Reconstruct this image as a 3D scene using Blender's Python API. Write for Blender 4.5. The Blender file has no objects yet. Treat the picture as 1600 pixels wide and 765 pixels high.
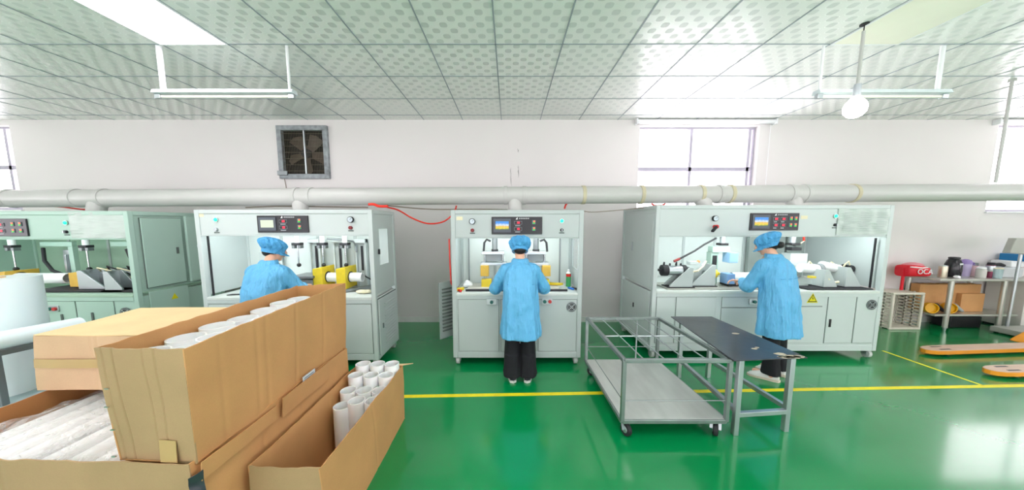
import bpy, bmesh, math, random
from mathutils import Vector, Matrix, Euler, noise
R = math.radians
random.seed(7)
SC = bpy.context.scene
COL = SC.collection

# ------------------------------------------------------------------ camera
HC = 1.676          # camera height (m)
cam_d = bpy.data.cameras.new('camera')
cam = bpy.data.objects.new('camera', cam_d)
COL.objects.link(cam)
cam.location = (0, 0, HC)
cam.rotation_euler = (math.pi / 2 - 0.106, 0, 0)
cam_d.sensor_width = 36
cam_d.lens = 477.5 / 1600 * 36
cam_d.shift_x = 4.2 / 1600
cam_d.shift_y = 17.4 / 1600
cam_d.clip_start = 0.05
SC.camera = cam
# ------------------------------------------------------------------ world and exposure
SC.view_settings.view_transform = 'Standard'
SC.view_settings.look = 'None'
SC.view_settings.exposure = 0.22
SC.view_settings.gamma = 1
SC.view_settings.use_curve_mapping = False
world = bpy.data.worlds.new('overcast_daylight')
SC.world = world
world.use_nodes = True
world.node_tree.nodes['Background'].inputs[0].default_value = (1.0, 0.925, 0.98, 1)
_b = world.node_tree.nodes['Background']
_tc = world.node_tree.nodes.new('ShaderNodeTexCoord'); _sp = world.node_tree.nodes.new('ShaderNodeSeparateXYZ'); _mr = world.node_tree.nodes.new('ShaderNodeMapRange')
world.node_tree.links.new(_tc.outputs['Generated'], _sp.inputs[0]); world.node_tree.links.new(_sp.outputs[2], _mr.inputs[0])
_mr.inputs[1].default_value = -.08; _mr.inputs[2].default_value = .02; _mr.inputs[3].default_value = 9.0; _mr.inputs[4].default_value = 4.6   # lower half brightened as added fill for the ceiling, overcast sky above
world.node_tree.links.new(_mr.outputs[0], _b.inputs[1])
PANEL_E = 13.0       # ceiling panel emission
BULB_E = 22.0
MACHINE_LAMP = 3.3
SKY_AREA = 90.0

def area(name, loc, sx, sy, rot, power, color=(1, 1, 1), portal=False):
    l = bpy.data.lights.new(name, 'AREA')
    l.shape = 'RECTANGLE'; l.size = sx; l.size_y = sy; l.energy = power; l.color = color
    if portal: l.cycles.is_portal = True
    o = bpy.data.objects.new(name, l); COL.objects.link(o)
    o.location = loc; o.rotation_euler = rot
    return o

T = 0.62                      # ceiling tile
CEIL = HC + 2.666 * T
WALL = 5.098                  # depth of the machine side wall
ROOM_L, ROOM_R, ROOM_B = -10.5, 10.8, -6.0

def W(px, py, Y):
    """measure: point at depth Y seen at photo position px, py"""
    c, s = math.cos(0.106), math.sin(0.106)
    a = (px - 795.8) / 477.5; b = (399.9 - py) / 477.5
    d = Vector((a, c + b * s, -s + b * c))
    return d * (Y / d.y) + Vector((0, 0, HC))

def WZ(px, py, z):
    c, s = math.cos(0.106), math.sin(0.106)
    a = (px - 795.8) / 477.5; b = (399.9 - py) / 477.5
    d = Vector((a, c + b * s, -s + b * c))
    return d * ((z - HC) / d.z) + Vector((0, 0, HC))

# ------------------------------------------------------------------ materials
MATS = {}
def s2l(c):
    return tuple(((x / 12.92) if x <= 0.04045 else ((x + 0.055) / 1.055) ** 2.4) for x in [v / 255 for v in c])

def mat(name, rgb, rough=0.5, metal=0.0, var=0.06, vscale=6.0, bump=0.0, bscale=40.0, emit=None, estr=0.0,
        alpha=1.0, trans=0.0, coat=0.0, stretch=(1, 1, 1), ior=1.45, sss=0.0):
    if name in MATS: return MATS[name]
    m = bpy.data.materials.new(name); m.use_nodes = True
    nt = m.node_tree; N = nt.nodes; L = nt.links
    b = N['Principled BSDF']
    col = s2l(rgb)
    b.inputs['Roughness'].default_value = rough
    b.inputs['Metallic'].default_value = metal
    b.inputs['Alpha'].default_value = alpha
    b.inputs['Transmission Weight'].default_value = trans
    b.inputs['Coat Weight'].default_value = coat
    b.inputs['IOR'].default_value = ior
    if sss: b.inputs['Subsurface Weight'].default_value = sss; b.inputs['Subsurface Radius'].default_value = (.02, .012, .008)
    tc = N.new('ShaderNodeTexCoord'); mp = N.new('ShaderNodeMapping')
    mp.inputs['Scale'].default_value = stretch
    L.new(tc.outputs['Object'], mp.inputs[0])
    nz = N.new('ShaderNodeTexNoise'); nz.inputs['Scale'].default_value = vscale; nz.inputs['Detail'].default_value = 4
    L.new(mp.outputs[0], nz.inputs[0])
    rp = N.new('ShaderNodeMix'); rp.data_type = 'RGBA'
    rp.inputs[6].default_value = tuple(max(0, c * (1 - var * 1.6)) for c in col) + (1,)
    rp.inputs[7].default_value = tuple(min(1, c * (1 + var * 1.2)) for c in col) + (1,)
    L.new(nz.outputs[0], rp.inputs[0]); L.new(rp.outputs[2], b.inputs['Base Color'])
    if bump:
        n2 = N.new('ShaderNodeTexNoise'); n2.inputs['Scale'].default_value = bscale; n2.inputs['Detail'].default_value = 5
        L.new(mp.outputs[0], n2.inputs[0])
        bp = N.new('ShaderNodeBump'); bp.inputs['Strength'].default_value = bump; bp.inputs['Distance'].default_value = 0.05 if name in ('coat_blue', 'cap_blue') else 0.01
        L.new(n2.outputs[0], bp.inputs['Height']); L.new(bp.outputs[0], b.inputs['Normal'])
    if emit:
        b.inputs['Emission Color'].default_value = s2l(emit) + (1,); b.inputs['Emission Strength'].default_value = estr
    MATS[name] = m
    return m

M_wall = mat('wall_paint', (224, 220, 219), 0.75, var=0.025, vscale=1.3, bump=0.05, bscale=60)
M_paint = mat('machine_paint', (197, 206, 205), 0.42, var=0.03, vscale=3, bump=0.02, bscale=200)
M_paint_d = mat('machine_paint_grey', (182, 191, 190), 0.42, var=0.03, vscale=3)
M_paint_g = mat('machine_paint_green', (172, 200, 188), 0.45, var=0.04, vscale=3)
M_inner_w = mat('machine_inner_white', (212, 220, 217), 0.5, var=0.02)
M_inner_g = mat('machine_inner_green', (165, 192, 172), 0.5, var=0.05)
M_desk = mat('worktop_metal', (214, 220, 216), 0.35, var=0.08, vscale=8)
M_black = mat('black_plastic', (28, 29, 32), 0.4)
M_dark = mat('dark_rubber', (38, 38, 42), 0.65)
M_grey = mat('grey_metal', (128, 134, 136), 0.35, metal=0.6, var=0.12)
M_chrome = mat('chrome_metal', (205, 208, 212), 0.18, metal=1.0)
M_alu = mat('aluminium', (190, 196, 200), 0.35, metal=0.8, var=0.08)
M_white = mat('white_plastic', (236, 238, 240), 0.45, var=0.03)
M_pipe = mat('duct_plastic', (192, 192, 189), 0.34, var=0.05, vscale=3)
M_glue = mat('duct_collar_cement', (198, 190, 160), 0.5, var=0.15, vscale=20)
M_yel = mat('yellow_enamel', (222, 196, 46), 0.4, var=0.12, vscale=20)
M_yel_o = mat('ochre_enamel', (214, 172, 70), 0.4, var=0.1, vscale=20)
M_red = mat('red_plastic', (212, 30, 34), 0.4)
M_hose = mat('red_air_hose', (232, 52, 36), 0.35)
M_ghose = mat('grey_cable', (150, 140, 126), 0.6)
M_tube = mat('milky_tube', (250, 252, 253), 0.3, var=0.01, sss=0.15)
M_roll = mat('film_roll_white', (228, 240, 242), 0.28, var=0.03, vscale=2, sss=0.1)
M_blue = mat('coat_blue', (100, 180, 228), 0.5, var=0.07, vscale=5, bump=1.0, bscale=6, stretch=(2.6, 2.6, .7))
M_cap = mat('cap_blue', (84, 170, 226), 0.6, var=0.12, vscale=16, bump=0.8, bscale=26)
M_skin = mat('skin', (226, 176, 150), 0.5, var=0.05, sss=0.15)
M_hair = mat('black_hair', (26, 22, 22), 0.5, bump=0.4, bscale=90)
M_pants = mat('black_trousers', (22, 23, 30), 0.8, var=0.15, bump=0.4, bscale=14)
M_shoe_w = mat('white_canvas', (222, 222, 220), 0.6, var=0.08)
M_shoe_d = mat('dark_canvas', (48, 50, 60), 0.6)
M_sole = mat('sole_rubber', (208, 196, 178), 0.6)
M_sole_w = mat('white_sole', (226, 226, 222), 0.6)
M_steel = mat('galvanised_steel', (150, 158, 158), 0.36, metal=0.75, var=0.14, vscale=12)
M_tabletop = mat('blackened_steel_top', (66, 67, 74), 0.26, metal=0.1, var=0.6, vscale=7, bump=0.15, bscale=14)
M_orange = mat('truck_orange', (232, 150, 38), 0.4, var=0.08)
M_fork = mat('worn_fork_top', (206, 176, 156), 0.42, var=0.12, vscale=14, stretch=(.4, 2, 1))
M_light = mat('panel_light', (255, 255, 255), 0.5, emit=(255, 248, 253), estr=PANEL_E)
M_cream = mat('cream_diffuser', (240, 238, 222), 0.5, var=0.02)
M_bulb = mat('bulb_glass', (255, 255, 255), 0.4, emit=(255, 254, 248), estr=BULB_E)
M_mlamp = mat('machine_tube_lamp', (255, 255, 255), 0.4, emit=(245, 252, 255), estr=MACHINE_LAMP * 3)
M_green_e = mat('green_indicator', (30, 220, 120), 0.3, emit=(20, 255, 120), estr=3.0)
M_red_e = mat('red_digits', (255, 40, 60), 0.3, emit=(255, 30, 60), estr=2.0)
M_glass = mat('clear_glass', (235, 245, 245), 0.05, alpha=0.22)
M_film_sheet = mat('film_covered_paper', (186, 198, 192), 0.25, var=0.08, vscale=14, bump=0.5, bscale=18, stretch=(.4, 1, 3))
M_seam = mat('seam_dark', (92, 102, 98), 0.7)
M_label = mat('cream_sticker', (226, 218, 186), 0.6)
M_bag = mat('bag_red', (214, 20, 40), 0.5, bump=0.3, bscale=20)
M_bagmesh = mat('bag_mesh_pink', (222, 140, 150), 0.6)
M_crate = mat('crate_plastic', (216, 210, 196), 0.55, var=0.08)
M_stain = mat('wall_stain', (120, 118, 116), 0.9)

def mat_floor():
    m = bpy.data.materials.new('green_epoxy'); m.use_nodes = True
    nt = m.node_tree; N = nt.nodes; L = nt.links; b = N['Principled BSDF']
    tc = N.new('ShaderNodeTexCoord')
    n1 = N.new('ShaderNodeTexNoise'); n1.inputs['Scale'].default_value = 0.9; n1.inputs['Detail'].default_value = 6
    L.new(tc.outputs['Object'], n1.inputs[0])
    mx = N.new('ShaderNodeMix'); mx.data_type = 'RGBA'
    mx.inputs[6].default_value = s2l((0, 122, 62)) + (1,); mx.inputs[7].default_value = s2l((0, 144, 80)) + (1,)
    L.new(n1.outputs[0], mx.inputs[0])
    # small scuffs and scratches
    mp = N.new('ShaderNodeMapping'); mp.inputs['Scale'].default_value = (1.2, 5, 1); mp.inputs['Rotation'].default_value = (0, 0, R(28))
    L.new(tc.outputs['Object'], mp.inputs[0])
    n2 = N.new('ShaderNodeTexNoise'); n2.inputs['Scale'].default_value = 7; n2.inputs['Detail'].default_value = 9; n2.inputs['Roughness'].default_value = .7
    L.new(mp.outputs[0], n2.inputs[0])
    cr = N.new('ShaderNodeValToRGB'); cr.color_ramp.elements[0].position = .69; cr.color_ramp.elements[1].position = .78
    L.new(n2.outputs[0], cr.inputs[0])
    m2 = N.new('ShaderNodeMix'); m2.data_type = 'RGBA'; m2.inputs[7].default_value = s2l((120, 165, 140)) + (1,)
    ml = N.new('ShaderNodeMath'); ml.operation = 'MULTIPLY'; ml.inputs[1].default_value = .45
    L.new(cr.outputs[0], ml.inputs[0]); L.new(ml.outputs[0], m2.inputs[0]); L.new(mx.outputs[2], m2.inputs[6])
    L.new(m2.outputs[2], b.inputs['Base Color'])
    mr = N.new('ShaderNodeMapRange'); mr.inputs[3].default_value = .14; mr.inputs[4].default_value = .32
    L.new(n2.outputs[0], mr.inputs[0]); L.new(mr.outputs[0], b.inputs['Roughness'])
    b.inputs['Coat Weight'].default_value = .8; b.inputs['Coat Roughness'].default_value = .10; b.inputs['Coat IOR'].default_value = 1.5; b.inputs['Specular IOR Level'].default_value = .25
    bp = N.new('ShaderNodeBump'); bp.inputs['Strength'].default_value = .12; bp.inputs['Distance'].default_value = .01
    n3 = N.new('ShaderNodeTexNoise'); n3.inputs['Scale'].default_value = 3.2; n3.inputs['Detail'].default_value = 3
    L.new(tc.outputs['Object'], n3.inputs[0]); L.new(n3.outputs[0], bp.inputs['Height']); L.new(bp.outputs[0], b.inputs['Normal'])
    return m

def mat_ceiling():
    m = bpy.data.materials.new('patterned_ceiling_tile'); m.use_nodes = True
    nt = m.node_tree; N = nt.nodes; L = nt.links; b = N['Principled BSDF']
    tc = N.new('ShaderNodeTexCoord'); sp = N.new('ShaderNodeSeparateXYZ'); L.new(tc.outputs['Object'], sp.inputs[0])
    def mth(op, a, bb=None):
        n = N.new('ShaderNodeMath'); n.operation = op
        for i, x in enumerate((a, bb)):
            if x is None: continue
            if isinstance(x, (int, float)): n.inputs[i].default_value = x
            else: L.new(x, n.inputs[i])
        return n.outputs[0]
    k = math.pi / (T / 8)
    sx = mth('SINE', mth('MULTIPLY', sp.outputs[0], k)); sy = mth('SINE', mth('MULTIPLY', sp.outputs[1], k))
    pr = mth('MULTIPLY', sx, sy)
    mr = N.new('ShaderNodeMapRange'); mr.inputs[1].default_value = .08; mr.inputs[2].default_value = .3
    L.new(pr, mr.inputs[0])
    mx = N.new('ShaderNodeMix'); mx.data_type = 'RGBA'
    mx.inputs[6].default_value = s2l((247, 247, 244)) + (1,); mx.inputs[7].default_value = s2l((216, 218, 215)) + (1,)
    L.new(mr.outputs[0], mx.inputs[0]); L.new(mx.outputs[2], b.inputs['Base Color'])
    rr = N.new('ShaderNodeMapRange'); rr.inputs[3].default_value = .26; rr.inputs[4].default_value = .42
    L.new(mr.outputs[0], rr.inputs[0]); L.new(rr.outputs[0], b.inputs['Roughness'])
    return m

def mat_card(name, rgb, rough=.75):
    m = bpy.data.materials.new(name); m.use_nodes = True
    nt = m.node_tree; N = nt.nodes; L = nt.links; b = N['Principled BSDF']
    tc = N.new('ShaderNodeTexCoord')
    n1 = N.new('ShaderNodeTexNoise'); n1.inputs['Scale'].default_value = 4; n1.inputs['Detail'].default_value = 5
    n2 = N.new('ShaderNodeTexNoise'); n2.inputs['Scale'].default_value = 160; n2.inputs['Detail'].default_value = 2
    L.new(tc.outputs['Object'], n1.inputs[0]); L.new(tc.outputs['Object'], n2.inputs[0])
    ad = N.new('ShaderNodeMath'); ad.operation = 'MULTIPLY_ADD'; ad.inputs[1].default_value = .35
    L.new(n2.outputs[0], ad.inputs[0]); L.new(n1.outputs[0], ad.inputs[2])
    mx = N.new('ShaderNodeMix'); mx.data_type = 'RGBA'; c = s2l(rgb)
    mx.inputs[6].default_value = tuple(x * .8 for x in c) + (1,); mx.inputs[7].default_value = tuple(min(1, x * 1.14) for x in c) + (1,)
    L.new(ad.outputs[0], mx.inputs[0]); L.new(mx.outputs[2], b.inputs['Base Color'])
    b.inputs['Roughness'].default_value = rough
    bp = N.new('ShaderNodeBump'); bp.inputs['Strength'].default_value = .25; bp.inputs['Distance'].default_value = .01
    n3 = N.new('ShaderNodeTexNoise'); n3.inputs['Scale'].default_value = 9; n3.inputs['Detail'].default_value = 4
    L.new(tc.outputs['Object'], n3.inputs[0]); L.new(n3.outputs[0], bp.inputs['Height']); L.new(bp.outputs[0], b.inputs['Normal'])
    return m
M_card = mat_card('cardboard_brown', (196, 146, 94))
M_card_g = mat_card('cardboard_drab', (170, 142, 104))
M_card_l = mat_card('cardboard_pale', (226, 194, 146))
M_card_t = mat_card('cardboard_tan', (206, 172, 138))
M_tape = mat('parcel_tape', (190, 160, 110), 0.25)
M_tape_y = mat('floor_tape_yellow', (236, 220, 30), 0.5, var=0.15, vscale=12)

def mat_film():
    m = bpy.data.materials.new('crumpled_clear_film'); m.use_nodes = True
    nt = m.node_tree; N = nt.nodes; L = nt.links; b = N['Principled BSDF']
    b.inputs['Base Color'].default_value = (.97, .98, 1, 1); b.inputs['Roughness'].default_value = .1
    tc = N.new('ShaderNodeTexCoord'); n = N.new('ShaderNodeTexNoise'); n.inputs['Scale'].default_value = 9; n.inputs['Detail'].default_value = 8
    n.inputs['Distortion'].default_value = 2.2
    mp = N.new('ShaderNodeMapping'); mp.inputs['Scale'].default_value = (1.6, 1.1, 1)
    L.new(tc.outputs['Object'], mp.inputs[0]); L.new(mp.outputs[0], n.inputs[0])
    bp = N.new('ShaderNodeBump'); bp.inputs['Strength'].default_value = .6; bp.inputs['Distance'].default_value = .02
    L.new(n.outputs[0], bp.inputs['Height']); L.new(bp.outputs[0], b.inputs['Normal'])
    cr = N.new('ShaderNodeMapRange'); cr.inputs[1].default_value = .35; cr.inputs[2].default_value = .7
    cr.inputs[3].default_value = .02; cr.inputs[4].default_value = .38
    L.new(n.outputs[0], cr.inputs[0]); L.new(cr.outputs[0], b.inputs['Alpha'])
    return m
M_film = mat_film()

def mat_screen():
    m = bpy.data.materials.new('touch_screen_picture'); m.use_nodes = True
    nt = m.node_tree; N = nt.nodes; L = nt.links; b = N['Principled BSDF']
    tc = N.new('ShaderNodeTexCoord'); sp = N.new('ShaderNodeSeparateXYZ'); L.new(tc.outputs['Generated'], sp.inputs[0])
    nz = N.new('ShaderNodeTexNoise'); nz.inputs['Scale'].default_value = 5; L.new(tc.outputs['Generated'], nz.inputs[0])
    ad = N.new('ShaderNodeMath'); ad.operation = 'MULTIPLY_ADD'; ad.inputs[1].default_value = .45
    L.new(nz.outputs[0], ad.inputs[0]); L.new(sp.outputs[2], ad.inputs[2])
    cr = N.new('ShaderNodeValToRGB'); e = cr.color_ramp.elements
    e[0].position = .2; e[0].color = s2l((90, 150, 60)) + (1,); e[1].position = 1.15; e[1].color = s2l((60, 150, 240)) + (1,)
    for p, c in ((.42, (240, 210, 60)), (.62, (236, 190, 90)), (.75, (220, 235, 250))):
        x = cr.color_ramp.elements.new(p); x.color = s2l(c) + (1,)
    L.new(ad.outputs[0], cr.inputs[0]); L.new(cr.outputs[0], b.inputs['Emission Color'])
    b.inputs['Emission Strength'].default_value = .9; b.inputs['Base Color'].default_value = (.02, .02, .02, 1)
    return m
M_screen = mat_screen()
M_screen_w = mat('touch_screen_menu', (30, 30, 30), 0.3, emit=(228, 240, 215), estr=.9)

# ------------------------------------------------------------------ mesh builder
class MB:
    def __init__(s): s.v = []; s.f = []; s.fm = []; s.mi = 0
    def add(s, vs, fs):
        o = len(s.v); s.v += [Vector(p) for p in vs]
        for f in fs: s.f.append([i + o for i in f]); s.fm.append(s.mi)
        return s
    def box(s, x0, x1, y0, y1, z0, z1):
        return s.add([(x, y, z) for x in (x0, x1) for y in (y0, y1) for z in (z0, z1)],
                     [(0, 1, 3, 2), (4, 6, 7, 5), (0, 4, 5, 1), (2, 3, 7, 6), (0, 2, 6, 4), (1, 5, 7, 3)])
    def obox(s, c, sz, rot=(0, 0, 0)):
        m = Euler(rot).to_matrix(); c = Vector(c); hx, hy, hz = [a / 2 for a in sz]
        return s.add([m @ Vector((x, y, z)) + c for x in (-hx, hx) for y in (-hy, hy) for z in (-hz, hz)],
                     [(0, 1, 3, 2), (4, 6, 7, 5), (0, 4, 5, 1), (2, 3, 7, 6), (0, 2, 6, 4), (1, 5, 7, 3)])
    def beam(s, p0, p1, w, h, up=(0, 0, 1)):
        p0 = Vector(p0); p1 = Vector(p1); d = (p1 - p0).normalized(); u = Vector(up)
        a = d.cross(u)
        if a.length < 1e-4: a = d.cross(Vector((0, 1, 0)))
        a.normalize(); b = a.cross(d).normalized()
        vs = [p + a * (i * w / 2) + b * (j * h / 2) for p in (p0, p1) for i, j in ((-1, -1), (1, -1), (1, 1), (-1, 1))]
        return s.add(vs, [(3, 2, 1, 0), (4, 5, 6, 7)] + [(i, (i + 1) % 4, 4 + (i + 1) % 4, 4 + i) for i in range(4)])
    def cyl(s, p0, p1, r0, r1=None, n=20, caps=True):
        r1 = r0 if r1 is None else r1
        p0 = Vector(p0); p1 = Vector(p1); d = (p1 - p0).normalized()
        a = d.orthogonal().normalized(); b = d.cross(a)
        vs = [p + (a * math.cos(2 * math.pi * i / n) + b * math.sin(2 * math.pi * i / n)) * r for p, r in ((p0, r0), (p1, r1)) for i in range(n)]
        fs = [(i, (i + 1) % n, n + (i + 1) % n, n + i) for i in range(n)]
        if caps: fs += [tuple(range(n - 1, -1, -1)), tuple(range(n, 2 * n))]
        return s.add(vs, fs)
    def tube(s, p0, p1, ro, ri, n=28):
        p0 = Vector(p0); p1 = Vector(p1); d = (p1 - p0).normalized(); a = d.orthogonal().normalized(); b = d.cross(a)
        vs = [p + (a * math.cos(2 * math.pi * i / n) + b * math.sin(2 * math.pi * i / n)) * r for p, r in ((p0, ro), (p1, ro), (p1, ri), (p0, ri)) for i in range(n)]
        fs = []
        for k in range(4):
            k2 = (k + 1) % 4
            fs += [(k * n + i, k * n + (i + 1) % n, k2 * n + (i + 1) % n, k2 * n + i) for i in range(n)]
        return s.add(vs, fs)
    def ball(s, c, r, n=20, m=12):
        if isinstance(r, (int, float)): r = (r, r, r)
        c = Vector(c); vs = [c + Vector((0, 0, -r[2]))]
        for j in range(1, m):
            t = -math.pi / 2 + math.pi * j / m
            vs += [c + Vector((r[0] * math.cos(t) * math.cos(2 * math.pi * i / n), r[1] * math.cos(t) * math.sin(2 * math.pi * i / n), r[2] * math.sin(t))) for i in range(n)]
        vs.append(c + Vector((0, 0, r[2])))
        fs = [(0, 1 + (i + 1) % n, 1 + i) for i in range(n)]
        for j in range(m - 2):
            fs += [(1 + j * n + i, 1 + j * n + (i + 1) % n, 1 + (j + 1) * n + (i + 1) % n, 1 + (j + 1) * n + i) for i in range(n)]
        k = len(vs) - 1; b = 1 + (m - 2) * n
        fs += [(k, b + i, b + (i + 1) % n) for i in range(n)]
        return s.add(vs, fs)
    def lathe(s, c, prof, n=28):
        """prof: list of (r, z) from bottom to top, closed"""
        c = Vector(c); vs = []; fs = []
        for r, z in prof: vs += [c + Vector((r * math.cos(2 * math.pi * i / n), r * math.sin(2 * math.pi * i / n), z)) for i in range(n)]
        for j in range(len(prof) - 1):
            fs += [(j * n + i, j * n + (i + 1) % n, (j + 1) * n + (i + 1) % n, (j + 1) * n + i) for i in range(n)]
        fs += [tuple(range(n - 1, -1, -1)), tuple((len(prof) - 1) * n + i for i in range(n))]
        return s.add(vs, fs)
    def loft(s, rings):
        n = len(rings[0]); vs = [p for r in rings for p in r]; fs = []
        for j in range(len(rings) - 1):
            fs += [(j * n + i, j * n + (i + 1) % n, (j + 1) * n + (i + 1) % n, (j + 1) * n + i) for i in range(n)]
        fs += [tuple(range(n - 1, -1, -1)), tuple((len(rings) - 1) * n + i for i in range(n))]
        return s.add(vs, fs)
    def path(s, pts, r, n=10, closed=False):
        pts = [Vector(p) for p in pts]
        rs = r if isinstance(r, (list, tuple)) else [r] * len(pts)
        rings = []; prev = None
        for i, p in enumerate(pts):
            d = (pts[min(i + 1, len(pts) - 1)] - pts[max(i - 1, 0)]).normalized()
            if prev is None: a = d.orthogonal().normalized()
            else: a = (prev - d * prev.dot(d)).normalized()
            prev = a; b = d.cross(a)
            rings.append([p + (a * math.cos(2 * math.pi * k / n) + b * math.sin(2 * math.pi * k / n)) * rs[i] for k in range(n)])
        return s.loft(rings)
    def prism(s, poly, axis, a, b):
        """poly 2D points in the plane across axis ('x': (y,z), 'y': (x,z), 'z': (x,y))"""
        def P(u, v, w): return {'x': (w, u, v), 'y': (u, w, v), 'z': (u, v, w)}[axis]
        n = len(poly); vs = [P(u, v, a) for u, v in poly] + [P(u, v, b) for u, v in poly]
        return s.add(vs, [tuple(range(n - 1, -1, -1)), tuple(range(n, 2 * n))] + [(i, (i + 1) % n, n + (i + 1) % n, n + i) for i in range(n)])
    def sheet(s, a, b, c, d, nu=12, nv=8, th=0.006, amp=0.0, fr=5.0, edge=0.0, creases=(), seed=0):
        """bent board: corners a b (bottom), c d (top, over b and a)"""
        a, b, c, d = [Vector(p) for p in (a, b, c, d)]
        nrm = (b - a).cross(d - a).normalized(); top = (d - a).normalized()
        F = []; Bk = []
        for j in range(nv + 1):
            for i in range(nu + 1):
                u = i / nu; v = j / nv
                p = a.lerp(b, u).lerp(d.lerp(c, u), v)
                q = p * fr + Vector((seed * 3.1, seed * 1.7, 0))
                o = nrm * amp * noise.noise(q)
                for cu in creases: o -= nrm * 0.0035 * math.exp(-((u - cu) * 110) ** 2)
                if edge and j == nv: o += top * edge * noise.noise(q * 4)
                F.append(p + o); Bk.append(p + o + nrm * th)
        n = nu + 1; K = len(F); fs = []
        for j in range(nv):
            for i in range(nu):
                k = j * n + i
                fs.append((k, k + n, k + n + 1, k + 1)); fs.append((K + k, K + k + 1, K + k + n + 1, K + k + n))
        for i in range(nu):
            fs.append((i, i + 1, K + i + 1, K + i)); k = nv * n + i; fs.append((k, K + k, K + k + 1, k + 1))
        for j in range(nv):
            k = j * n; fs.append((k, K + k, K + k + n, k + n)); k = j * n + nu; fs.append((k, k + n, K + k + n, K + k))
        return s.add(F + Bk, fs)
    def build(s, name, mats, parent=None, org=None, bevel=0, smooth=35, fix=True):
        if org is None:
            org = Vector((0, 0, 0)); q = parent
            while q is not None: org = org + q.location; q = q.parent
        org = Vector(org)
        me = bpy.data.meshes.new(name)
        me.from_pydata([tuple(p - org) for p in s.v], [], s.f)
        if fix:
            bm = bmesh.new(); bm.from_mesh(me); bmesh.ops.recalc_face_normals(bm, faces=bm.faces); bm.to_mesh(me); bm.free()
        if not isinstance(mats, (list, tuple)): mats = [mats]
        for m in mats: me.materials.append(m)
        if len(mats) > 1:
            for p, i in zip(me.polygons, s.fm): p.material_index = i
        if smooth:
            me.polygons.foreach_set('use_smooth', [True] * len(me.polygons))
            me.set_sharp_from_angle(angle=R(smooth))
        o = bpy.data.objects.new(name, me); COL.objects.link(o)
        if parent is not None: o.parent = parent
        else: o.location = org
        if bevel:
            b = o.modifiers.new('bevel', 'BEVEL'); b.width = bevel; b.segments = 2; b.limit_method = 'ANGLE'; b.angle_limit = R(50)
        return o

def thing(name, loc, label, cat, group=None, rz=0):
    o = bpy.data.objects.new(name, None); COL.objects.link(o); o.location = loc; o.rotation_euler.z = rz
    o.empty_display_size = .1
    tag(o, label, cat, group); return o
def tag(o, label, cat, group=None, kind=None):
    o['label'] = label; o['category'] = cat
    if group: o['group'] = group
    if kind: o['kind'] = kind
    return o
def struct(o): o['kind'] = 'structure'; return o
def copy_tree(o, parent=None):
    c = o.copy(); COL.objects.link(c)
    if parent is not None: c.parent = parent
    for ch in list(o.children): copy_tree(ch, c)
    return c
def text_mesh(name, body, size, mt, parent, loc, rot=(math.pi / 2, 0, 0), ext=.001, align='CENTER'):
    cu = bpy.data.curves.new(name, 'FONT'); cu.body = body; cu.size = size; cu.extrude = ext; cu.align_x = align; cu.align_y = 'CENTER'
    t = bpy.data.objects.new('tmp', cu); COL.objects.link(t)
    bpy.context.view_layer.update()
    me = bpy.data.meshes.new_from_object(t.evaluated_get(bpy.context.evaluated_depsgraph_get()))
    bpy.data.objects.remove(t); me.name = name; me.materials.clear(); me.materials.append(mt)
    o = bpy.data.objects.new(name, me); COL.objects.link(o); o.parent = parent
    org = Vector((0, 0, 0)); q = parent
    while q is not None: org = org + q.location; q = q.parent
    o.location = Vector(loc) - org; o.rotation_euler = rot
    return o

# ------------------------------------------------------------------ the room
struct(MB().box(ROOM_L - .2, ROOM_R + .2, ROOM_B - .2, WALL + .25, -.12, 0).build('floor', mat_floor(), org=(0, 0, 0), smooth=0))
# tile lattice: column lines at X = XL0 + k*T ; row lines at Y = YL0 + j*T
XL0, YL0 = -.205 * T + .05, 3.875 * T
XL0 = -.127
ceil = struct(MB().box(ROOM_L - .2, ROOM_R + .2, ROOM_B - .2, WALL + .25, CEIL, CEIL + .08).build('ceiling', mat_ceiling(), org=(XL0, YL0 % T, 0), smooth=0))
g = MB()
k = math.ceil((ROOM_L - XL0) / T)
while XL0 + k * T < ROOM_R:
    x = XL0 + k * T; g.box(x - .006, x + .006, ROOM_B, WALL, CEIL - .004, CEIL + .002); k += 1
j = math.ceil((ROOM_B - YL0) / T)
while YL0 + j * T < WALL:
    y = YL0 + j * T; g.box(ROOM_L, ROOM_R, y - .006, y + .006, CEIL - .004, CEIL + .002); j += 1
g.build('ceiling_grid', mat('grid_metal', (158, 166, 174), .45), parent=ceil, smooth=0)

# windows in the back wall (behind the machines): x0, x1, z0, z1
WIN = [(-10.2, -8.03, 1.9, 3.24), (2.1, 4.02, 1.82, 3.235), (7.86, 10.5, 1.87, 3.26)]
VENT = (-3.70, -2.93, 2.42, 3.21)
def wall_with_holes(name, along, pos, th, a0, a1, z1, holes, m):
    """wall split around rectangular holes; along 'x' or 'y'"""
    mb = MB()
    def seg(u0, u1, w0, w1):
        if u1 - u0 < 1e-4 or w1 - w0 < 1e-4: return
        if along == 'x': mb.box(u0, u1, min(pos, pos + th), max(pos, pos + th), w0, w1)
        else: mb.box(min(pos, pos + th), max(pos, pos + th), u0, u1, w0, w1)
    cur = a0
    for h in sorted(holes):
        seg(cur, h[0], 0, z1); seg(h[0], h[1], 0, h[2]); seg(h[0], h[1], h[3], z1); cur = h[1]
    seg(cur, a1, 0, z1)
    return struct(mb.build(name, m, org=(0, 0, 0), smooth=0))
wall_with_holes('wall_back', 'x', WALL, .2, ROOM_L, ROOM_R, CEIL, WIN + [VENT], M_wall)
RW = [(-9.0, -5.5, .5, 2.7), (-4.0, -.4, .5, 2.7), (1.2, 5.0, .5, 2.7), (6.4, 10, .5, 2.7)]  # unseen rear windows, added and sized to let in fill light
wall_with_holes('wall_front', 'x', ROOM_B, -.2, ROOM_L, ROOM_R, CEIL, RW, M_wall)
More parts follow.
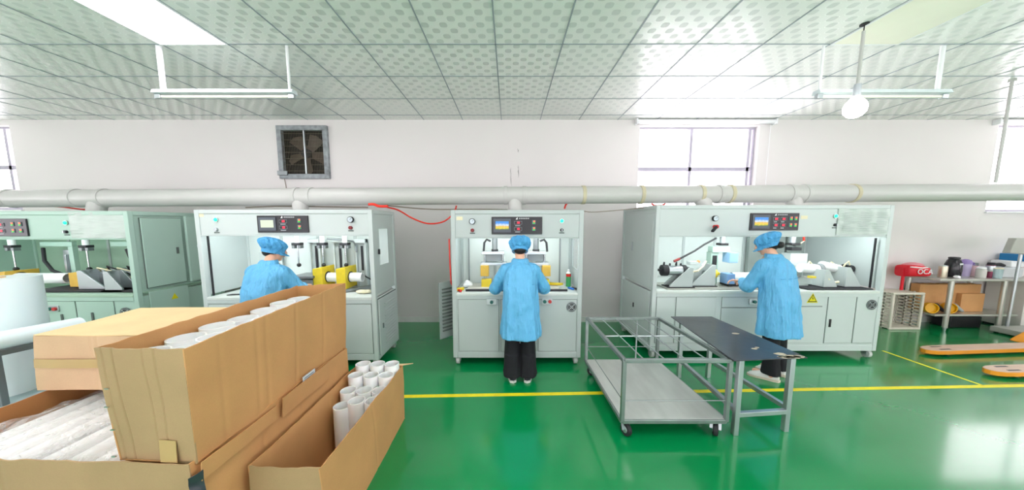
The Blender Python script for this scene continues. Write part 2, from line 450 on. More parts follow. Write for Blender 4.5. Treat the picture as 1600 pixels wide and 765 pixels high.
RS = [(-4.8, -2.2, .9, 2.9), (-1.2, 1.4, .9, 2.9)]  # unseen side windows, added and placed for the light they bring
wall_with_holes('wall_right', 'y', ROOM_R, .2, ROOM_B, WALL, CEIL, RS, M_wall)
wall_with_holes('wall_left', 'y', ROOM_L, -.2, ROOM_B, WALL, CEIL, RS, M_wall)
struct(MB().box(ROOM_L, ROOM_R, WALL - .012, WALL - .001, 0, .09).build('baseboard_back', mat('skirting_white', (224, 226, 222), .5, var=.08, vscale=10), org=(0, 0, 0), smooth=0))
M_frame = mat('window_frame_grey', (176, 172, 186), .4)
M_frame_w = mat('window_frame_white', (232, 232, 232), .4)
def window(n, h, along='x', pos=WALL, sgn=1, mull=(.46,), trans=(.5,), fm=M_frame):
    x0, x1, z0, z1 = h; t = .03
    mb = MB(); y0, y1 = pos + sgn * .08, pos + sgn * .13
    def bx(u0, u1, w0, w1):
        if along == 'x': mb.box(u0, u1, min(y0, y1), max(y0, y1), w0, w1)
        else: mb.box(min(y0, y1), max(y0, y1), u0, u1, w0, w1)
    bx(x0, x1, z0, z0 + t * 1.4); bx(x0, x1, z1 - t, z1); bx(x0, x0 + t, z0 + t * 1.4, z1 - t); bx(x1 - t, x1, z0 + t * 1.4, z1 - t)
    for m in mull: c = x0 + (x1 - x0) * m; bx(c - .022, c + .022, z0 + t, z1 - t)
    for m in trans: c = z0 + (z1 - z0) * m; bx(x0 + t, x1 - t, c - .03, c + .03)
    w = struct(mb.build('window_%d' % n, fm, org=(0, 0, 0), smooth=0))
    yy = pos + sgn * .105; gl = MB()
    if along == 'x': gl.box(x0 + t, x1 - t, yy - .002, yy + .002, z0 + t, z1 - t)
    else: gl.box(yy - .002, yy + .002, x0 + t, x1 - t, z0 + t, z1 - t)
    gm = mat('window_pane', (250, 252, 255), .02, alpha=.06, var=.01)
    gl.build('pane', gm, parent=w, smooth=0)
    sl = MB()
    if along == 'x': sl.box(x0 - .02, x1 + .02, min(pos - sgn * .03, pos + sgn * .08), max(pos - sgn * .03, pos + sgn * .08), z0 - .02, z0 + .005)
    else: sl.box(min(pos - sgn * .03, pos + sgn * .08), max(pos - sgn * .03, pos + sgn * .08), x0 - .02, x1 + .02, z0 - .02, z0 + .005)
    sl.build('window_sill', M_white, parent=w, smooth=0)
    return w
window(1, WIN[0], mull=(.9,), trans=(.52,)); window(2, WIN[1], mull=(.46, .955), trans=(.53,)); window(3, WIN[2], mull=(.5,), trans=())
n = 4
for h in RW: window(n, h, pos=ROOM_B, sgn=-1, fm=M_frame_w); n += 1
for h in RS: window(n, h, 'y', ROOM_R, 1, fm=M_frame_w); n += 1
for h in RS: window(n, h, 'y', ROOM_L, -1, fm=M_frame_w); n += 1
# daylight through the openings (portals guide the sky light)
for h in WIN: area('daylight_portal', ((h[0] + h[1]) / 2, WALL + .19, (h[2] + h[3]) / 2), h[1] - h[0], h[3] - h[2], (-math.pi / 2, 0, 0), 1, portal=True)
for h in RW: area('daylight_portal', ((h[0] + h[1]) / 2, ROOM_B - .19, (h[2] + h[3]) / 2), h[1] - h[0], h[3] - h[2], (math.pi / 2, 0, 0), 1, portal=True)
for h in RS:
    area('daylight_portal', (ROOM_R + .19, (h[0] + h[1]) / 2, (h[2] + h[3]) / 2), h[3] - h[2], h[1] - h[0], (0, math.pi / 2, 0), 1, portal=True)
    area('daylight_portal', (ROOM_L - .19, (h[0] + h[1]) / 2, (h[2] + h[3]) / 2), h[3] - h[2], h[1] - h[0], (0, -math.pi / 2, 0), 1, portal=True)

# roller blind boxes above the windows
for x0, x1, lab in ((2.02, 4.22, 'white roller blind tube above the middle window'), (7.75, 10.6, 'white roller blind tube above the far right window')):
    t = thing('roller_blind', ((x0 + x1) / 2, WALL, 3.27), lab, 'blind')
    MB().cyl((x0, WALL - .05, 3.285), (x1, WALL - .05, 3.285), .034).build('blind_roll', M_white, t)
    for x in (x0, x1): MB().box(x - .012, x + .012, WALL - .09, WALL - .002, 3.24, 3.325).build('bracket', M_white, t, bevel=.003)
    MB().path([(x1 - .05, WALL - .03, 3.25), (x1 - .05, WALL - .03, 2.2)] if x0 < 5 else [(x0 + .2, WALL - .03, 3.25), (x0 + .16, WALL - .03, 2.1)], .004, 6).build('pull_cord', M_white, t)

# cracks/marks on the wall over the middle machine
for (px0, py0, px1, py1) in ((810, 258, 810.5, 277), (798, 262, 799, 290), (809, 232, 809.6, 238)):
    a = W(px0, py0, WALL - .003); b = W(px1, py1, WALL - .003)
    mb = MB(); pts = [a.lerp(b, i / 6) + Vector((random.uniform(-.006, .006), 0, 0)) for i in range(7)]
    mb.path(pts, [.001, .003, .002, .006 if px0 > 805 else .002, .004, .002, .001], 5)
    tag(mb.build('wall_crack', M_stain, org=b), {810: 'dark scuff mark on white wall above the middle machine', 798: 'faint vertical hairline crack left of dark scuff mark', 809: 'tiny mark high on the wall above the dark scuff'}[px0], 'wall mark')

# ------------------------------------------------------------------ exhaust fan in the wall
def exhaust_fan():
    x0, x1, z0, z1 = VENT; cx = (x0 + x1) / 2; cz = (z0 + z1) / 2
    t = thing('exhaust_fan', (cx, WALL, z0), 'square grimy wall exhaust fan behind a rusty wire grille above left machine', 'fan')
    Mf = mat('fan_frame_dirty', (150, 156, 160), .6, var=.45, vscale=14)
    mb = MB(); w = .055
    for a in ((x0 - .02, x1 + .02, z0 - .02, z0 + w), (x0 - .02, x1 + .02, z1 - w, z1 + .02)): mb.box(a[0], a[1], WALL - .05, WALL + .02, a[2], a[3])
    for a in ((x0 - .02, x0 + w), (x1 - w, x1 + .02)): mb.box(a[0], a[1], WALL - .05, WALL + .02, z0 + w, z1 - w)
    mb.build('frame', Mf, t, bevel=.006)
    hb = MB().box(x0, x1, WALL + .19, WALL + .2, z0, z1)
    for a in ((x0, x0 + .01), (x1 - .01, x1)): hb.box(a[0], a[1], WALL + .02, WALL + .19, z0, z1)
    for a in ((z0, z0 + .01), (z1 - .01, z1)): hb.box(x0 + .01, x1 - .01, WALL + .02, WALL + .19, a[0], a[1])
    hb.build('housing', mat('fan_housing_black', (40, 38, 36), .8, var=.4), t)
    Mg = mat('rusty_wire', (110, 104, 88), .6, var=.35, vscale=30)
    gr = MB()
    for i in range(26):
        x = x0 + w + (x1 - x0 - 2 * w) * (i + .5) / 26; gr.cyl((x, WALL - .035, z0 + w), (x, WALL - .035, z1 - w), .0022, n=6)
    for i in range(7):
        z = z0 + w + (z1 - z0 - 2 * w) * (i + .5) / 7; gr.cyl((x0 + w, WALL - .031, z), (x1 - w, WALL - .031, z), .003, n=6)
    gr.build('grille', Mg, t)
    MB().box(cx + .02, cx + .045, WALL - .046, WALL - .026, z0 + w, z1 - w).build('grille_bar', M_alu, t, bevel=.003)
    Mb = mat('fan_blade_dirty', (96, 84, 72), .5, var=.4, vscale=9)
    for i in range(5):
        a = 2 * math.pi * i / 5 + .3; m = Matrix.Translation((cx, WALL + .08, cz)) @ Matrix.Rotation(a, 4, 'Y') @ Matrix.Rotation(R(28), 4, 'X')
        p = [(.05, -.05), (.3, -.1), (.33, .02), (.29, .11), (.05, .04)]
        b = MB(); b.add([m @ Vector((u, -.003, v)) for u, v in p] + [m @ Vector((u, .003, v)) for u, v in p],
                        [(4, 3, 2, 1, 0), (5, 6, 7, 8, 9)] + [(k, (k + 1) % 5, 5 + (k + 1) % 5, 5 + k) for k in range(5)])
        b.build('fan_blade', Mb, t)
    MB().cyl((cx, WALL + .03, cz), (cx, WALL + .15, cz), .075).build('motor', M_dark, t)
    MB().box(x0 - .03, x0 + .13, WALL - .075, WALL - .05, z0 + .03, z0 + .1).build('latch', M_grey, t, bevel=.004)
    MB().path([(x0 + .04, WALL - .02, z0), (x0 + .05, WALL - .01, z0 - .14), (x0 + .06, WALL - .01, z0 - .3)], .006, 6).build('power_cord', M_ghose, t)
    # daylight glints between the blades: louvre gap open to outside
exhaust_fan()

# ------------------------------------------------------------------ ceiling lights
def panel(cx0, y1, length, lit, label, group=None):
    x0 = XL0 + cx0 * T; t = thing('ceiling_panel_light', (x0 + T / 2, y1 - length / 2, CEIL), label, 'ceiling light', group)
    mb = MB(); w = .014
    mb.box(x0, x0 + T, y1 - w, y1, CEIL - .012, CEIL - .004).box(x0, x0 + T, y1 - length, y1 - length + w, CEIL - .012, CEIL - .004)
    mb.box(x0, x0 + w, y1 - length + w, y1 - w, CEIL - .012, CEIL - .004).box(x0 + T - w, x0 + T, y1 - length + w, y1 - w, CEIL - .012, CEIL - .004)
    mb.build('frame', M_white, t)
    MB().box(x0 + w, x0 + T - w, y1 - length + w, y1 - w, CEIL - .01, CEIL - .005).build('diffuser', M_light if lit else M_cream, t)
YR = YL0 + T
panel(-5, YR, 2 * T, True, 'bright lit rectangular ceiling panel light at upper left of the room')
panel(5, YR, 2 * T, False, 'unlit cream rectangular ceiling panel at upper right of the room')
for c, r_ in ((-10, -1), (-5, -3), (0, -1), (5, -3), (10, -1), (-10, -7), (-5, -8), (0, -7), (5, -8), (10, -7)):  # lit panels out of view, added to brighten the machine side
    panel(c, YL0 + r_ * T, 2 * T, True, 'added unseen ceiling panel giving fill light from behind the viewpoint', 'added fill panels out of view')

def batten(xa, xb, Y, z, label, rods, lit=False):
    t = thing('tube_light', ((xa + xb) / 2, Y, z), label, 'ceiling light', 'hanging tube light battens')
    MB().prism([(Y - .045, z), (Y - .03, z + .035), (Y + .03, z + .035), (Y + .045, z)], 'x', xa, xb).build('housing', mat('batten_white', (214, 224, 228), .35), t, bevel=.002)
    MB().cyl((xa + .06, Y, z - .022), (xb - .06, Y, z - .022), .014).build('tube', mat('tube_off', (240, 236, 226), .3), t)
    for x in (xa + .03, xb - .03): MB().box(x - .028, x + .028, Y - .018, Y + .018, z - .042, z - .001).build('lamp_holder', M_alu, t, bevel=.004)
    for (xr, r) in rods: MB().cyl((xr, Y, z + .034), (xr, Y, CEIL), r).build('hanging_rod', M_white, t)
    return t
zb = W(350, 147, 3.05).z
batten(W(243, 148, 3.05).x, W(461, 148, 3.05).x, 3.05, zb, 'unlit white tube batten hanging on two rods, left side', [(W(248, 73, 3.05).x, .022), (W(448, 73, 3.05).x, .012)])
batten(W(1275, 146, 3.05).x, W(1480, 146, 3.05).x, 3.05, zb, 'unlit white tube batten hanging behind the bright bulb', [(W(1287, 72, 3.05).x, .012), (W(1474, 72, 3.05).x, .018)])

def bulb():
    p = WZ(1351, 37, CEIL); zb_ = W(1339, 170, p.y).z
    t = thing('pendant_bulb', (p.x, p.y, CEIL), 'glowing white bulb hanging on a long thin conduit', 'lamp')
    MB().cyl((p.x, p.y, CEIL - .01), (p.x, p.y, CEIL), .03).cyl((p.x, p.y, zb_ + .42), (p.x, p.y, CEIL - .01), .004, n=8).build('cord', M_dark, t)
    MB().cyl((p.x, p.y, zb_ + .17), (p.x, p.y, zb_ + .62), .012).build('conduit', M_pipe, t)
    MB().cyl((p.x, p.y, zb_ + .10), (p.x, p.y, zb_ + .2), .026, .024).build('socket', mat('socket_grey', (180, 184, 192), .4), t)
    MB().lathe((p.x, p.y, zb_), [(.012, -.075), (.045, -.062), (.07, -.03), (.076, .01), (.066, .045), (.04, .08), (.028, .1)]).build('bulb', M_bulb, t)
bulb()
pr = WZ(1582, 125, CEIL); zr = W(1572, 285, pr.y).z
tag(MB().cyl((pr.x, pr.y, zr), (pr.x, pr.y, CEIL), .014).cyl((pr.x, pr.y, CEIL - .02), (pr.x, pr.y, CEIL), .03).build('hanging_conduit', M_pipe, org=(pr.x, pr.y, CEIL), bevel=.002),
    'thin white conduit hanging from ceiling in front of right window', 'conduit')

# ------------------------------------------------------------------ exhaust duct
DY = 3.95
def duct():
    def pz(px): return 1.676 + (349 - (310 - 9.8 * px / 1600)) * DY / 478 + 0.0
    def at(px): q = W(px, 310 - 9.8 * px / 1600, DY); return q
    r = .109
    t = thing('exhaust_duct', at(800), 'long grey plastic exhaust duct running above all the machines', 'duct')
    a = W(-90, 311, DY); b = W(1700, 299.5, DY)
    MB().cyl(a, b, r, n=40).build('main_pipe', M_pipe, t, smooth=60)
    for px in (18, 122, 165, 465, 487, 790, 819, 911, 1001, 1093, 1122, 1139, 1232, 1255, 1330):
        q = at(px); d = (b - a).normalized(); w = .022
        MB().cyl(q - d * w, q + d * w, r + .008, n=40).build('collar', M_glue if px in (911, 1001, 1093, 1139, 1330) else M_pipe, t, bevel=.003)
    for px, zt, ln in ((152, 1.816, .03), (470, 1.831, .0), (805, 1.831, -.01), (1100, 1.896, -.05), (1240, 1.896, -.03)):
        q = at(px); x = q.x
        P = [Vector((x + ln, DY, q.z)), Vector((x + ln * .8, DY - .01, q.z - .06)), Vector((x + ln * .3, DY - .02, (q.z + zt) / 2 - .02)), Vector((x, DY - .02, zt + .03)), Vector((x, DY - .02, zt))]
        MB().path(P, .088, 28).build('branch_pipe', M_pipe, t, smooth=60)
        MB().cyl((x, DY - .02, zt), (x, DY - .02, zt + .02), .098, n=28).build('flange', M_pipe, t)
duct()

# ------------------------------------------------------------------ machines
def side_panel_mesh(x, th, y0, y1, z0, z1, hole=None):
    mb = MB()
    if not hole: mb.box(x, x + th, y0, y1, z0, z1); return mb
    a, b, c, d = hole
    mb.box(x, x + th, y0, a, z0, z1).box(x, x + th, b, y1, z0, z1).box(x, x + th, a, b, z0, c).box(x, x + th, a, b, d, z1)
    return mb

def caster(t, x, y, zt, label=None):
    c = MB().box(x - .045, x + .045, y - .035, y + .035, zt - .008, zt)
    c.box(x - .03, x - .024, y - .03, y + .025, zt - .06, zt - .008).box(x + .024, x + .03, y - .03, y + .025, zt - .06, zt - .008)
    o = c.build('caster', M_alu, t, bevel=.002)
    r = (zt - .012) / 2 + .004
    MB().cyl((x - .02, y - .008, r), (x + .02, y - .008, r), r, n=24).cyl((x - .022, y - .008, r), (x + .022, y - .008, r), r * .45, n=16).build('wheel', mat('caster_wheel', (196, 198, 196), .5), o, bevel=.003)
    return o

def control_panel(t, x0, x1, z0, z1, Y, ndisp, menu=False):
    o = MB().box(x0, x1, Y - .016, Y, z0, z1).build('control_panel', mat('panel_black', (34, 35, 40), .3), t, bevel=.003)
    h = z1 - z0; w = x1 - x0; sw = h * 1.02
    MB().box(x0 + .02, x0 + .02 + sw, Y - .024, Y - .016, z0 + .02, z1 - .02).build('screen_bezel', mat('bezel_grey', (82, 88, 98), .4), o, bevel=.003)
    MB().box(x0 + .045, x0 + sw - .005, Y - .0265, Y - .024, z0 + .055, z1 - .05).build('screen', M_screen_w if menu else M_screen, o)
    cx = x0 + sw + .055; rest = x1 - .02 - cx
    cols = 2 if ndisp == 4 else 1
    cw = rest * .6 / cols
    for i in range(cols):
        for j in range(2):
            a = cx + i * cw; zz = z0 + h * (.56 if j else .2)
            d = MB().box(a, a + min(cw * .8, .09), Y - .021, Y - .016, zz, zz + h * .2).build('digital_display', mat('display_rim', (120, 122, 130), .4), o, bevel=.001)
            MB().box(a + .005, a + min(cw * .8, .09) - .005, Y - .0225, Y - .021, zz + .005, zz + h * .2 - .005).build('display_window', M_black, d)
            text_mesh('digits', '88', h * .16, M_red_e, d, (a + min(cw * .8, .09) * .55, Y - .0226, zz + h * .1))
            MB().box(a + .012, a + min(cw * .8, .09) - .02, Y - .018, Y - .016, zz - h * .09, zz - h * .045).build('caption_strip', mat('caption_grey', (170, 172, 176), .5), d)
    for i in range(cols):
        for j in range(2):
            a = cx + rest * (.66 + i * .19) if cols == 2 else cx + rest * .68; zz = z0 + h * (.58 if j else .2)
            s_ = MB().box(a, a + .04, Y - .021, Y - .016, zz, zz + .045).build('counter_switch', mat('switch_teal', (86, 120, 120), .4), o, bevel=.001)
            MB().box(a + .015, a + .034, Y - .024, Y - .021, zz + .022, zz + .04).build('red_key', mat('key_red', (240, 110, 80), .4, emit=(255, 90, 60), estr=.6), s_)
            MB().box(a + .012, a + .03, Y - .024, Y - .021, zz + .005, zz + .02).build('green_key', mat('key_green', (70, 190, 60), .4, emit=(60, 200, 40), estr=.4), s_)
    # small white emblem and title line
    ex = cx + rest * .1; ez = z1 - h * .1
    MB().prism([(ex - .012, ez - .01), (ex + .01, ez - .01), (ex + .01, ez + .012), (ex + .003, ez + .012)], 'y', Y - .0175, Y - .016).build('emblem', M_white, o)
    mb = MB()
    for i in range(6): mb.box(ex + .025 + i * .02, ex + .039 + i * .02, Y - .0172, Y - .016, ez - .006, ez + .008)
    mb.build('title_characters', mat('caption_grey', (170, 172, 176), .5), o)

def gauge(t, x, z, Y):
    o = MB().cyl((x, Y - .03, z), (x, Y, z), .034, n=28).build('pressure_gauge', M_dark, t, bevel=.003)
    MB().cyl((x, Y - .032, z), (x, Y - .03, z), .028, n=28).build('dial', mat('dial_face', (200, 212, 220), .3), o)
    MB().beam((x, Y - .034, z), (x + .015, Y - .034, z + .014), .003, .003).build('needle', M_black, o)
def knob(t, x, z, Y, m=M_red):
    o = MB().cyl((x, Y - .022, z), (x, Y, z), .02, .022, n=20).build('regulator_knob', m, t, bevel=.003)
    MB().box(x - .03, x + .03, Y - .003, Y, z - .04, z - .028).build('name_strip', M_seam, o)
def green_lamp(t, x, z, Y):
    o = MB().cyl((x, Y - .012, z), (x, Y, z), .026, n=20).build('indicator_lamp', M_alu, t)
    MB().ball((x, Y - .012, z), (.02, .012, .02), 16, 8).build('lens', M_green_e, o)
def key_switch(t, x, z, Y):
    o = MB().cyl((x, Y - .018, z), (x, Y, z), .018, n=20).build('key_switch', M_black, t)
    MB().box(x - .004, x + .004, Y - .032, Y - .018, z - .012, z + .012).build('key', M_alu, o)
    MB().box(x - .03, x + .03, Y - .003, Y, z - .04, z - .028).build('name_strip', M_seam, t)
def buttons(t, x, z, Y, colors):
    o = MB().box(x - .06, x + .06, Y - .012, Y, z - .035, z + .035).build('button_plate', M_alu, t, bevel=.003)
    for i, c in enumerate(colors):
        xx = x + (i - (len(colors) - 1) / 2) * .06
        MB().cyl((xx, Y - .032, z), (xx, Y - .012, z), .02, n=16).build('push_button', mat('button_' + c, {'green': (52, 110, 104), 'red': (196, 60, 58)}[c], .4), o, bevel=.003)
def fan_vent(t, x, z, Y, r=.05):
    o = MB().tube((x, Y - .008, z), (x, Y, z), r + .008, r - .004).build('vent_fan', M_grey, t)
    MB().cyl((x, Y - .003, z), (x, Y - .001, z), r, n=24).build('vent_opening', M_black, o)
    mb = MB()
    for k in range(2): mb.tube((x, Y - .012, z), (x, Y - .008, z), r * (.8 - .38 * k), r * (.74 - .38 * k))
    for a in (45, 135): mb.beam((x - r * math.cos(R(a)), Y - .01, z - r * math.sin(R(a))), (x + r * math.cos(R(a)), Y - .01, z + r * math.sin(R(a))), .005, .004, up=(0, 1, 0))
    mb.build('wire_guard', M_alu, o)
def warning(t, x, z, Y, s=.11):
    def tri(k, off, nm, m, par):
        h = s * k; return MB().prism([(x - h * .58, z - h * .42 + (s - h) * .0), (x + h * .58, z - h * .42), (x, z + h * .58)], 'y', Y - off, Y - off + .001).build(nm, m, par, smooth=0)
    o = tri(1.0, .002, 'warning_sign', mat('sign_yellow', (226, 214, 20), .4), t)
    tri(.82, .003, 'black_border', mat('sign_black', (40, 44, 10), .5), o); tri(.6, .004, 'yellow_field', MATS['sign_yellow'], o)
    b = MB().prism([(x + .002, z + .03 * s / .11), (x - .010, z + .002), (x + .001, z + .003), (x - .003, z - .018), (x + .011, z + .008), (x + .001, z + .008)], 'y', Y - .005, Y - .004)
    b.build('lightning_symbol', MATS['sign_black'], o)
def louver_door(t, name, P, ux, uz, w, h, m, handle=True, n=12, lou=(.25, .85)):
    """door leaf from corner P along unit ux (horizontal) for w and up h"""
    P = Vector(P); ux = Vector(ux).normalized(); nrm = ux.cross(Vector((0, 0, 1))).normalized()
    mb = MB(); q = [P, P + ux * w, P + ux * w + Vector((0, 0, h)), P + Vector((0, 0, h))]
    mb.add([a for a in q] + [a + nrm * .016 for a in q], [(3, 2, 1, 0), (4, 5, 6, 7)] + [(i, (i + 1) % 4, 4 + (i + 1) % 4, 4 + i) for i in range(4)])
    o = mb.build(name, m, t, bevel=.003)
    lo = MB()
    for i in range(n):
        z = h * (.14 + .74 * i / (n - 1)); a = P + ux * (w * lou[0]) + Vector((0, 0, z)); b = P + ux * (w * lou[1]) + Vector((0, 0, z))
        for sg in (nrm * .02, nrm * -.004): lo.beam(a + sg, b + sg, .008, .02, up=nrm + Vector((0, 0, .7)))
    lo.build('louvres', m if name != 'open_door' else M_seam, o)
    if handle:
        a = P + ux * (w * .14) + Vector((0, 0, h * .5)) + nrm * .022
        MB().obox(a, (.02, .012, .06), (0, 0, math.atan2(ux.y, ux.x))).build('latch', M_grey, o, bevel=.003)
    return o

class Machine:
    def __init__(s, label, X0, X1, Y0, D, H, desk, fas, zc, m, mi, name='forming_machine', fas_x=None, winR=None, winL=None, lamp=1.0, inner=None, back_split=3):
        s.X0, s.X1, s.Y0, s.D, s.H, s.desk, s.fas, s.m, s.mi = X0, X1, Y0, D, H, desk, fas, m, mi
        t = s.t = thing(name, ((X0 + X1) / 2, Y0 + D / 2, 0), label, 'machine')
        Y1 = Y0 + D; p = .05
        f = MB()
        for x in (X0, X1 - p):
            for y in (Y0, Y1 - p): f.box(x, x + p, y, y + p, zc, H)
        f.box(X0 + p, X1 - p, Y0, Y0 + p, zc, zc + .07).box(X0 + p, X1 - p, Y1 - p, Y1, zc, zc + .07)
        f.box(X0 + p, X1 - p, Y0, Y0 + .03, H - .04, H).box(X0 + p, X1 - p, Y1 - p, Y1, H - .04, H)
        for x in (X0, X1 - p): f.box(x, x + p, Y0 + p, Y1 - p, H - .04, H).box(x, x + p, Y0 + p, Y1 - p, zc, zc + .07)
        f.build('frame', m, t, bevel=.004)
        MB().box(X0 + .005, X1 - .005, Y0 + .005, Y1 - .005, H, H + .004).build('roof_panel', m, t)
        MB().box(X0 + p, X1 - p, Y0 + .008, Y0 + .02, fas, H - .04).box(X0 + p, X1 - p, Y0, Y0 + .02, fas - .012, fas + .0).build('fascia', m, t, bevel=.003)
        MB().box(X0 + p, X1 - p, Y1 - .03, Y1 - .015, desk, H - .04).build('back_panel', mi, t)
        seams = MB()
        for i in range(1, back_split):
            x = X0 + (X1 - X0) * i / back_split + random.uniform(-.03, .03); seams.box(x - .018, x + .018, Y1 - .04, Y1 - .03, desk, H - .06)
        seams.build('back_rails', M_paint_d, t, bevel=.003)
        for nm, x, wn in (('side_panel', X0 + .012, winL), ('side_panel', X1 - .024, winR)):
            o = side_panel_mesh(x, .012, Y0 + p, Y1 - p, desk + .02, H - .04, wn).build(nm, m, t)
            if wn:
                MB().box(x + .004, x + .008, wn[0] - .01, wn[1] + .01, wn[2] - .01, wn[3] + .01).build('glazing', M_glass, o)
                r = MB()
                for q in ((wn[0] - .01, wn[0] + .004, wn[2] - .01, wn[3] + .01), (wn[1] - .004, wn[1] + .01, wn[2] - .01, wn[3] + .01)): r.box(x - .003, x + .015, *q)
                for q in ((wn[0], wn[1], wn[2] - .01, wn[2] + .004), (wn[0], wn[1], wn[3] - .004, wn[3] + .01)): r.box(x - .003, x + .015, *q)
                r.build('window_trim', m, o)
            MB().box(x, x + .012, Y0 + p, Y1 - p, zc + .07, desk - .03).build('lower_side_panel', m, t)
        MB().box(X0 + p, X1 - p, Y0 - .006, Y1 - p, desk - .03, desk).build('worktop', M_desk if mi is not M_inner_g else M_inner_g, t, bevel=.004)
        MB().box(X0 + p, X1 - p, Y0 + .006, Y0 + .016, zc + .07, desk - .03).build('lower_front', m, t)
        MB().box(X0 + p, X1 - p, Y0 + .03, Y1 - p, zc + .02, zc + .03).build('bottom_panel', m, t)
        MB().box(X0 + p, X1 - p, Y0 - .004, Y0 + .006, desk - .075, desk - .03).build('worktop_apron', m, t, bevel=.003)
        for x in (X0 + .05, X1 - .05):
            for y in (Y0 + .06, Y1 - .06): caster(t, x, y, zc)
        if lamp:
            MB().cyl((X0 + .15, Y0 + .07, fas + .09), (X1 - .15, Y0 + .07, fas + .09), .013).build('tube_lamp', M_mlamp, t)
            L_ = area('machine_lamp', (0, 0, 0), X1 - X0 - .3, .04, (R(28), 0, 0), MACHINE_LAMP * lamp * (X1 - X0), (.94, 1, .98)); L_.parent = t
            L_.location = (0, Y0 + .1 - (Y0 + D / 2), fas + .07)
    def door(s, x0, x1, z0, z1, handle=None, name='door', hm=M_black):
        o = MB().box(x0 + .004, x1 - .004, s.Y0 - .003, s.Y0 + .006, z0 + .004, z1 - .004).build(name, s.m, s.t, bevel=.002)
        e = .004; r = MB()
        r.box(x0, x1, s.Y0 + .0035, s.Y0 + .006, z0, z0 + e).box(x0, x1, s.Y0 + .0035, s.Y0 + .006, z1 - e, z1)
        r.box(x0, x0 + e, s.Y0 + .0035, s.Y0 + .006, z0 + e, z1 - e).box(x1 - e, x1, s.Y0 + .0035, s.Y0 + .006, z0 + e, z1 - e)
        r.build('door_gap', M_seam, o)
        if handle: MB().box(handle[0] - .011, handle[0] + .011, s.Y0 - .014, s.Y0 - .003, handle[1] - .05, handle[1] + .05).build('handle', hm, o, bevel=.003)
        return o

def floor_rim(*a): pass

# ---- machine in the middle
m3 = Machine('narrow grey-green cabinet machine with two small presses, centre', -.665, .845, 3.486, .62, 1.825, .875, 1.52, .09, M_paint_d, M_inner_w,
             winR=(3.62, 3.95, 1.12, 1.5), lamp=1.0, back_split=3)
t = m3.t; Y = 3.486 + .008
control_panel(t, -.201, .373, 1.556, 1.752, Y, 2)
gauge(t, -.42, 1.70, Y); knob(t, -.42, 1.60, Y, mat('dark_red_knob', (130, 30, 36), .4)); green_lamp(t, .596, 1.706, Y); key_switch(t, .597, 1.604, Y)
MB().box(-.60, -.53, Y - .002, Y, 1.715, 1.755).build('sticker', M_label, t)
m3.door(-.60, -.12, .17, .80); m3.door(.34, .79, .17, .80); m3.door(-.10, .32, .17, .80, name='centre_panel')
buttons(t, -.205, .772, 3.482, ('green',)); buttons(t, .44, .778, 3.482, ('green', 'red')); fan_vent(t, .725, .71, 3.482, .052)
louver_door(t, 'open_door', (-.682, 3.78, .27), (-.26, -.30, 0), None, .24, .70, mat('door_back_grey', (150, 160, 158), .5), n=13)
def c_press(t, x, Y, zt):
    """small double plate press"""
    o = MB().cyl((x, Y, 1.34), (x, Y, zt + .12), .034, n=24).build('press_cylinder', M_grey, t)
    MB().cyl((x, Y, 1.335), (x, Y, 1.36), .042, n=24).build('cylinder_cap', M_dark, o)
    MB().box(x - .16, x + .12, Y - .07, Y + .1, 1.30, 1.335).build('top_plate', M_alu, o, bevel=.004)
    MB().box(x - .12, x + .09, Y - .05, Y + .08, 1.22, 1.30).build('head_block', M_grey, o, bevel=.004)
    MB().box(x - .17, x + .15, Y - .09, Y + .1, 1.17, 1.20).build('lower_plate', M_alu, o, bevel=.003)
    for dx in (-.12, .1):
        for dy in (-.06, .07): MB().cyl((x + dx, Y + dy, .93), (x + dx, Y + dy, 1.30), .012).build('guide_column', M_chrome, o)
    s = -1 if x < .1 else 1
    MB().box(x + s * .12 - .05, x + s * .12 + .05, Y - .12, Y - .03, 1.04, 1.17).build('upper_yellow_block', M_yel_o, o, bevel=.004)
    MB().box(x + s * .1 - .06, x + s * .1 + .06, Y - .12, Y - .02, .9, 1.0).build('lower_yellow_block', M_yel, o, bevel=.004)
    MB().box(x - .32 if s < 0 else x - .15, x + .15 if s < 0 else x + .27, Y - .2, Y + .12, .88, .91).build('base_board', mat('base_board', (190, 188, 178), .5), o, bevel=.003)
    MB().box(x - .34 if s < 0 else x - .17, x + .15 if s < 0 else x + .36, Y - .22, Y - .2, .877, .9).build('rail', M_dark, o)
    MB().path([(x - .12 * -s * -1 if 0 else x + s * .05, Y, 1.46), (x + s * .1, Y, 1.48), (x + s * .13, Y, 1.44), (x + s * .14, Y, 1.33)], .013, 10).build('air_hose', M_dark, o)
for x in (-.18, .33): c_press(t, x, 3.78, 1.52)
MB().box(.66, .675, 4.0, 4.02, .89, 1.5).build('corner_cable_duct', M_grey, t); MB().box(-.54, -.525, 4.0, 4.02, .89, 1.5).build('corner_cable_duct', M_grey, t)

# ---- machine on the left
m2 = Machine('grey-green cabinet machine with three yellow clamps left of centre', -3.50, -1.525, 3.42, .66, 1.825, .84, 1.55, .09, M_paint, M_inner_w,
             winR=(3.60, 3.86, 1.18, 1.62), lamp=.8, back_split=4)
t = m2.t; Y = 3.428
control_panel(t, -2.80, -2.235, 1.577, 1.765, Y, 2, menu=True)
gauge(t, -1.76, 1.72, Y); knob(t, -1.77, 1.63, Y, MATS['dark_red_knob']); green_lamp(t, -3.263, 1.72, Y); knob(t, -3.27, 1.61, Y, M_alu)
MB().box(-3.46, -3.40, Y - .002, Y, 1.75, 1.785).build('sticker', M_label, t)
m2.door(-3.44, -2.5, .17, .76); m2.door(-2.48, -1.58, .17, .76)
o = louver_door(t, 'side_door', (-1.522, 3.46, .14), (0, 1, 0), None, .56, .66, M_paint, n=14)
MB().box(-1.524, -1.52, 3.455, 4.025, .135, .81).build('door_gap', M_seam, o)
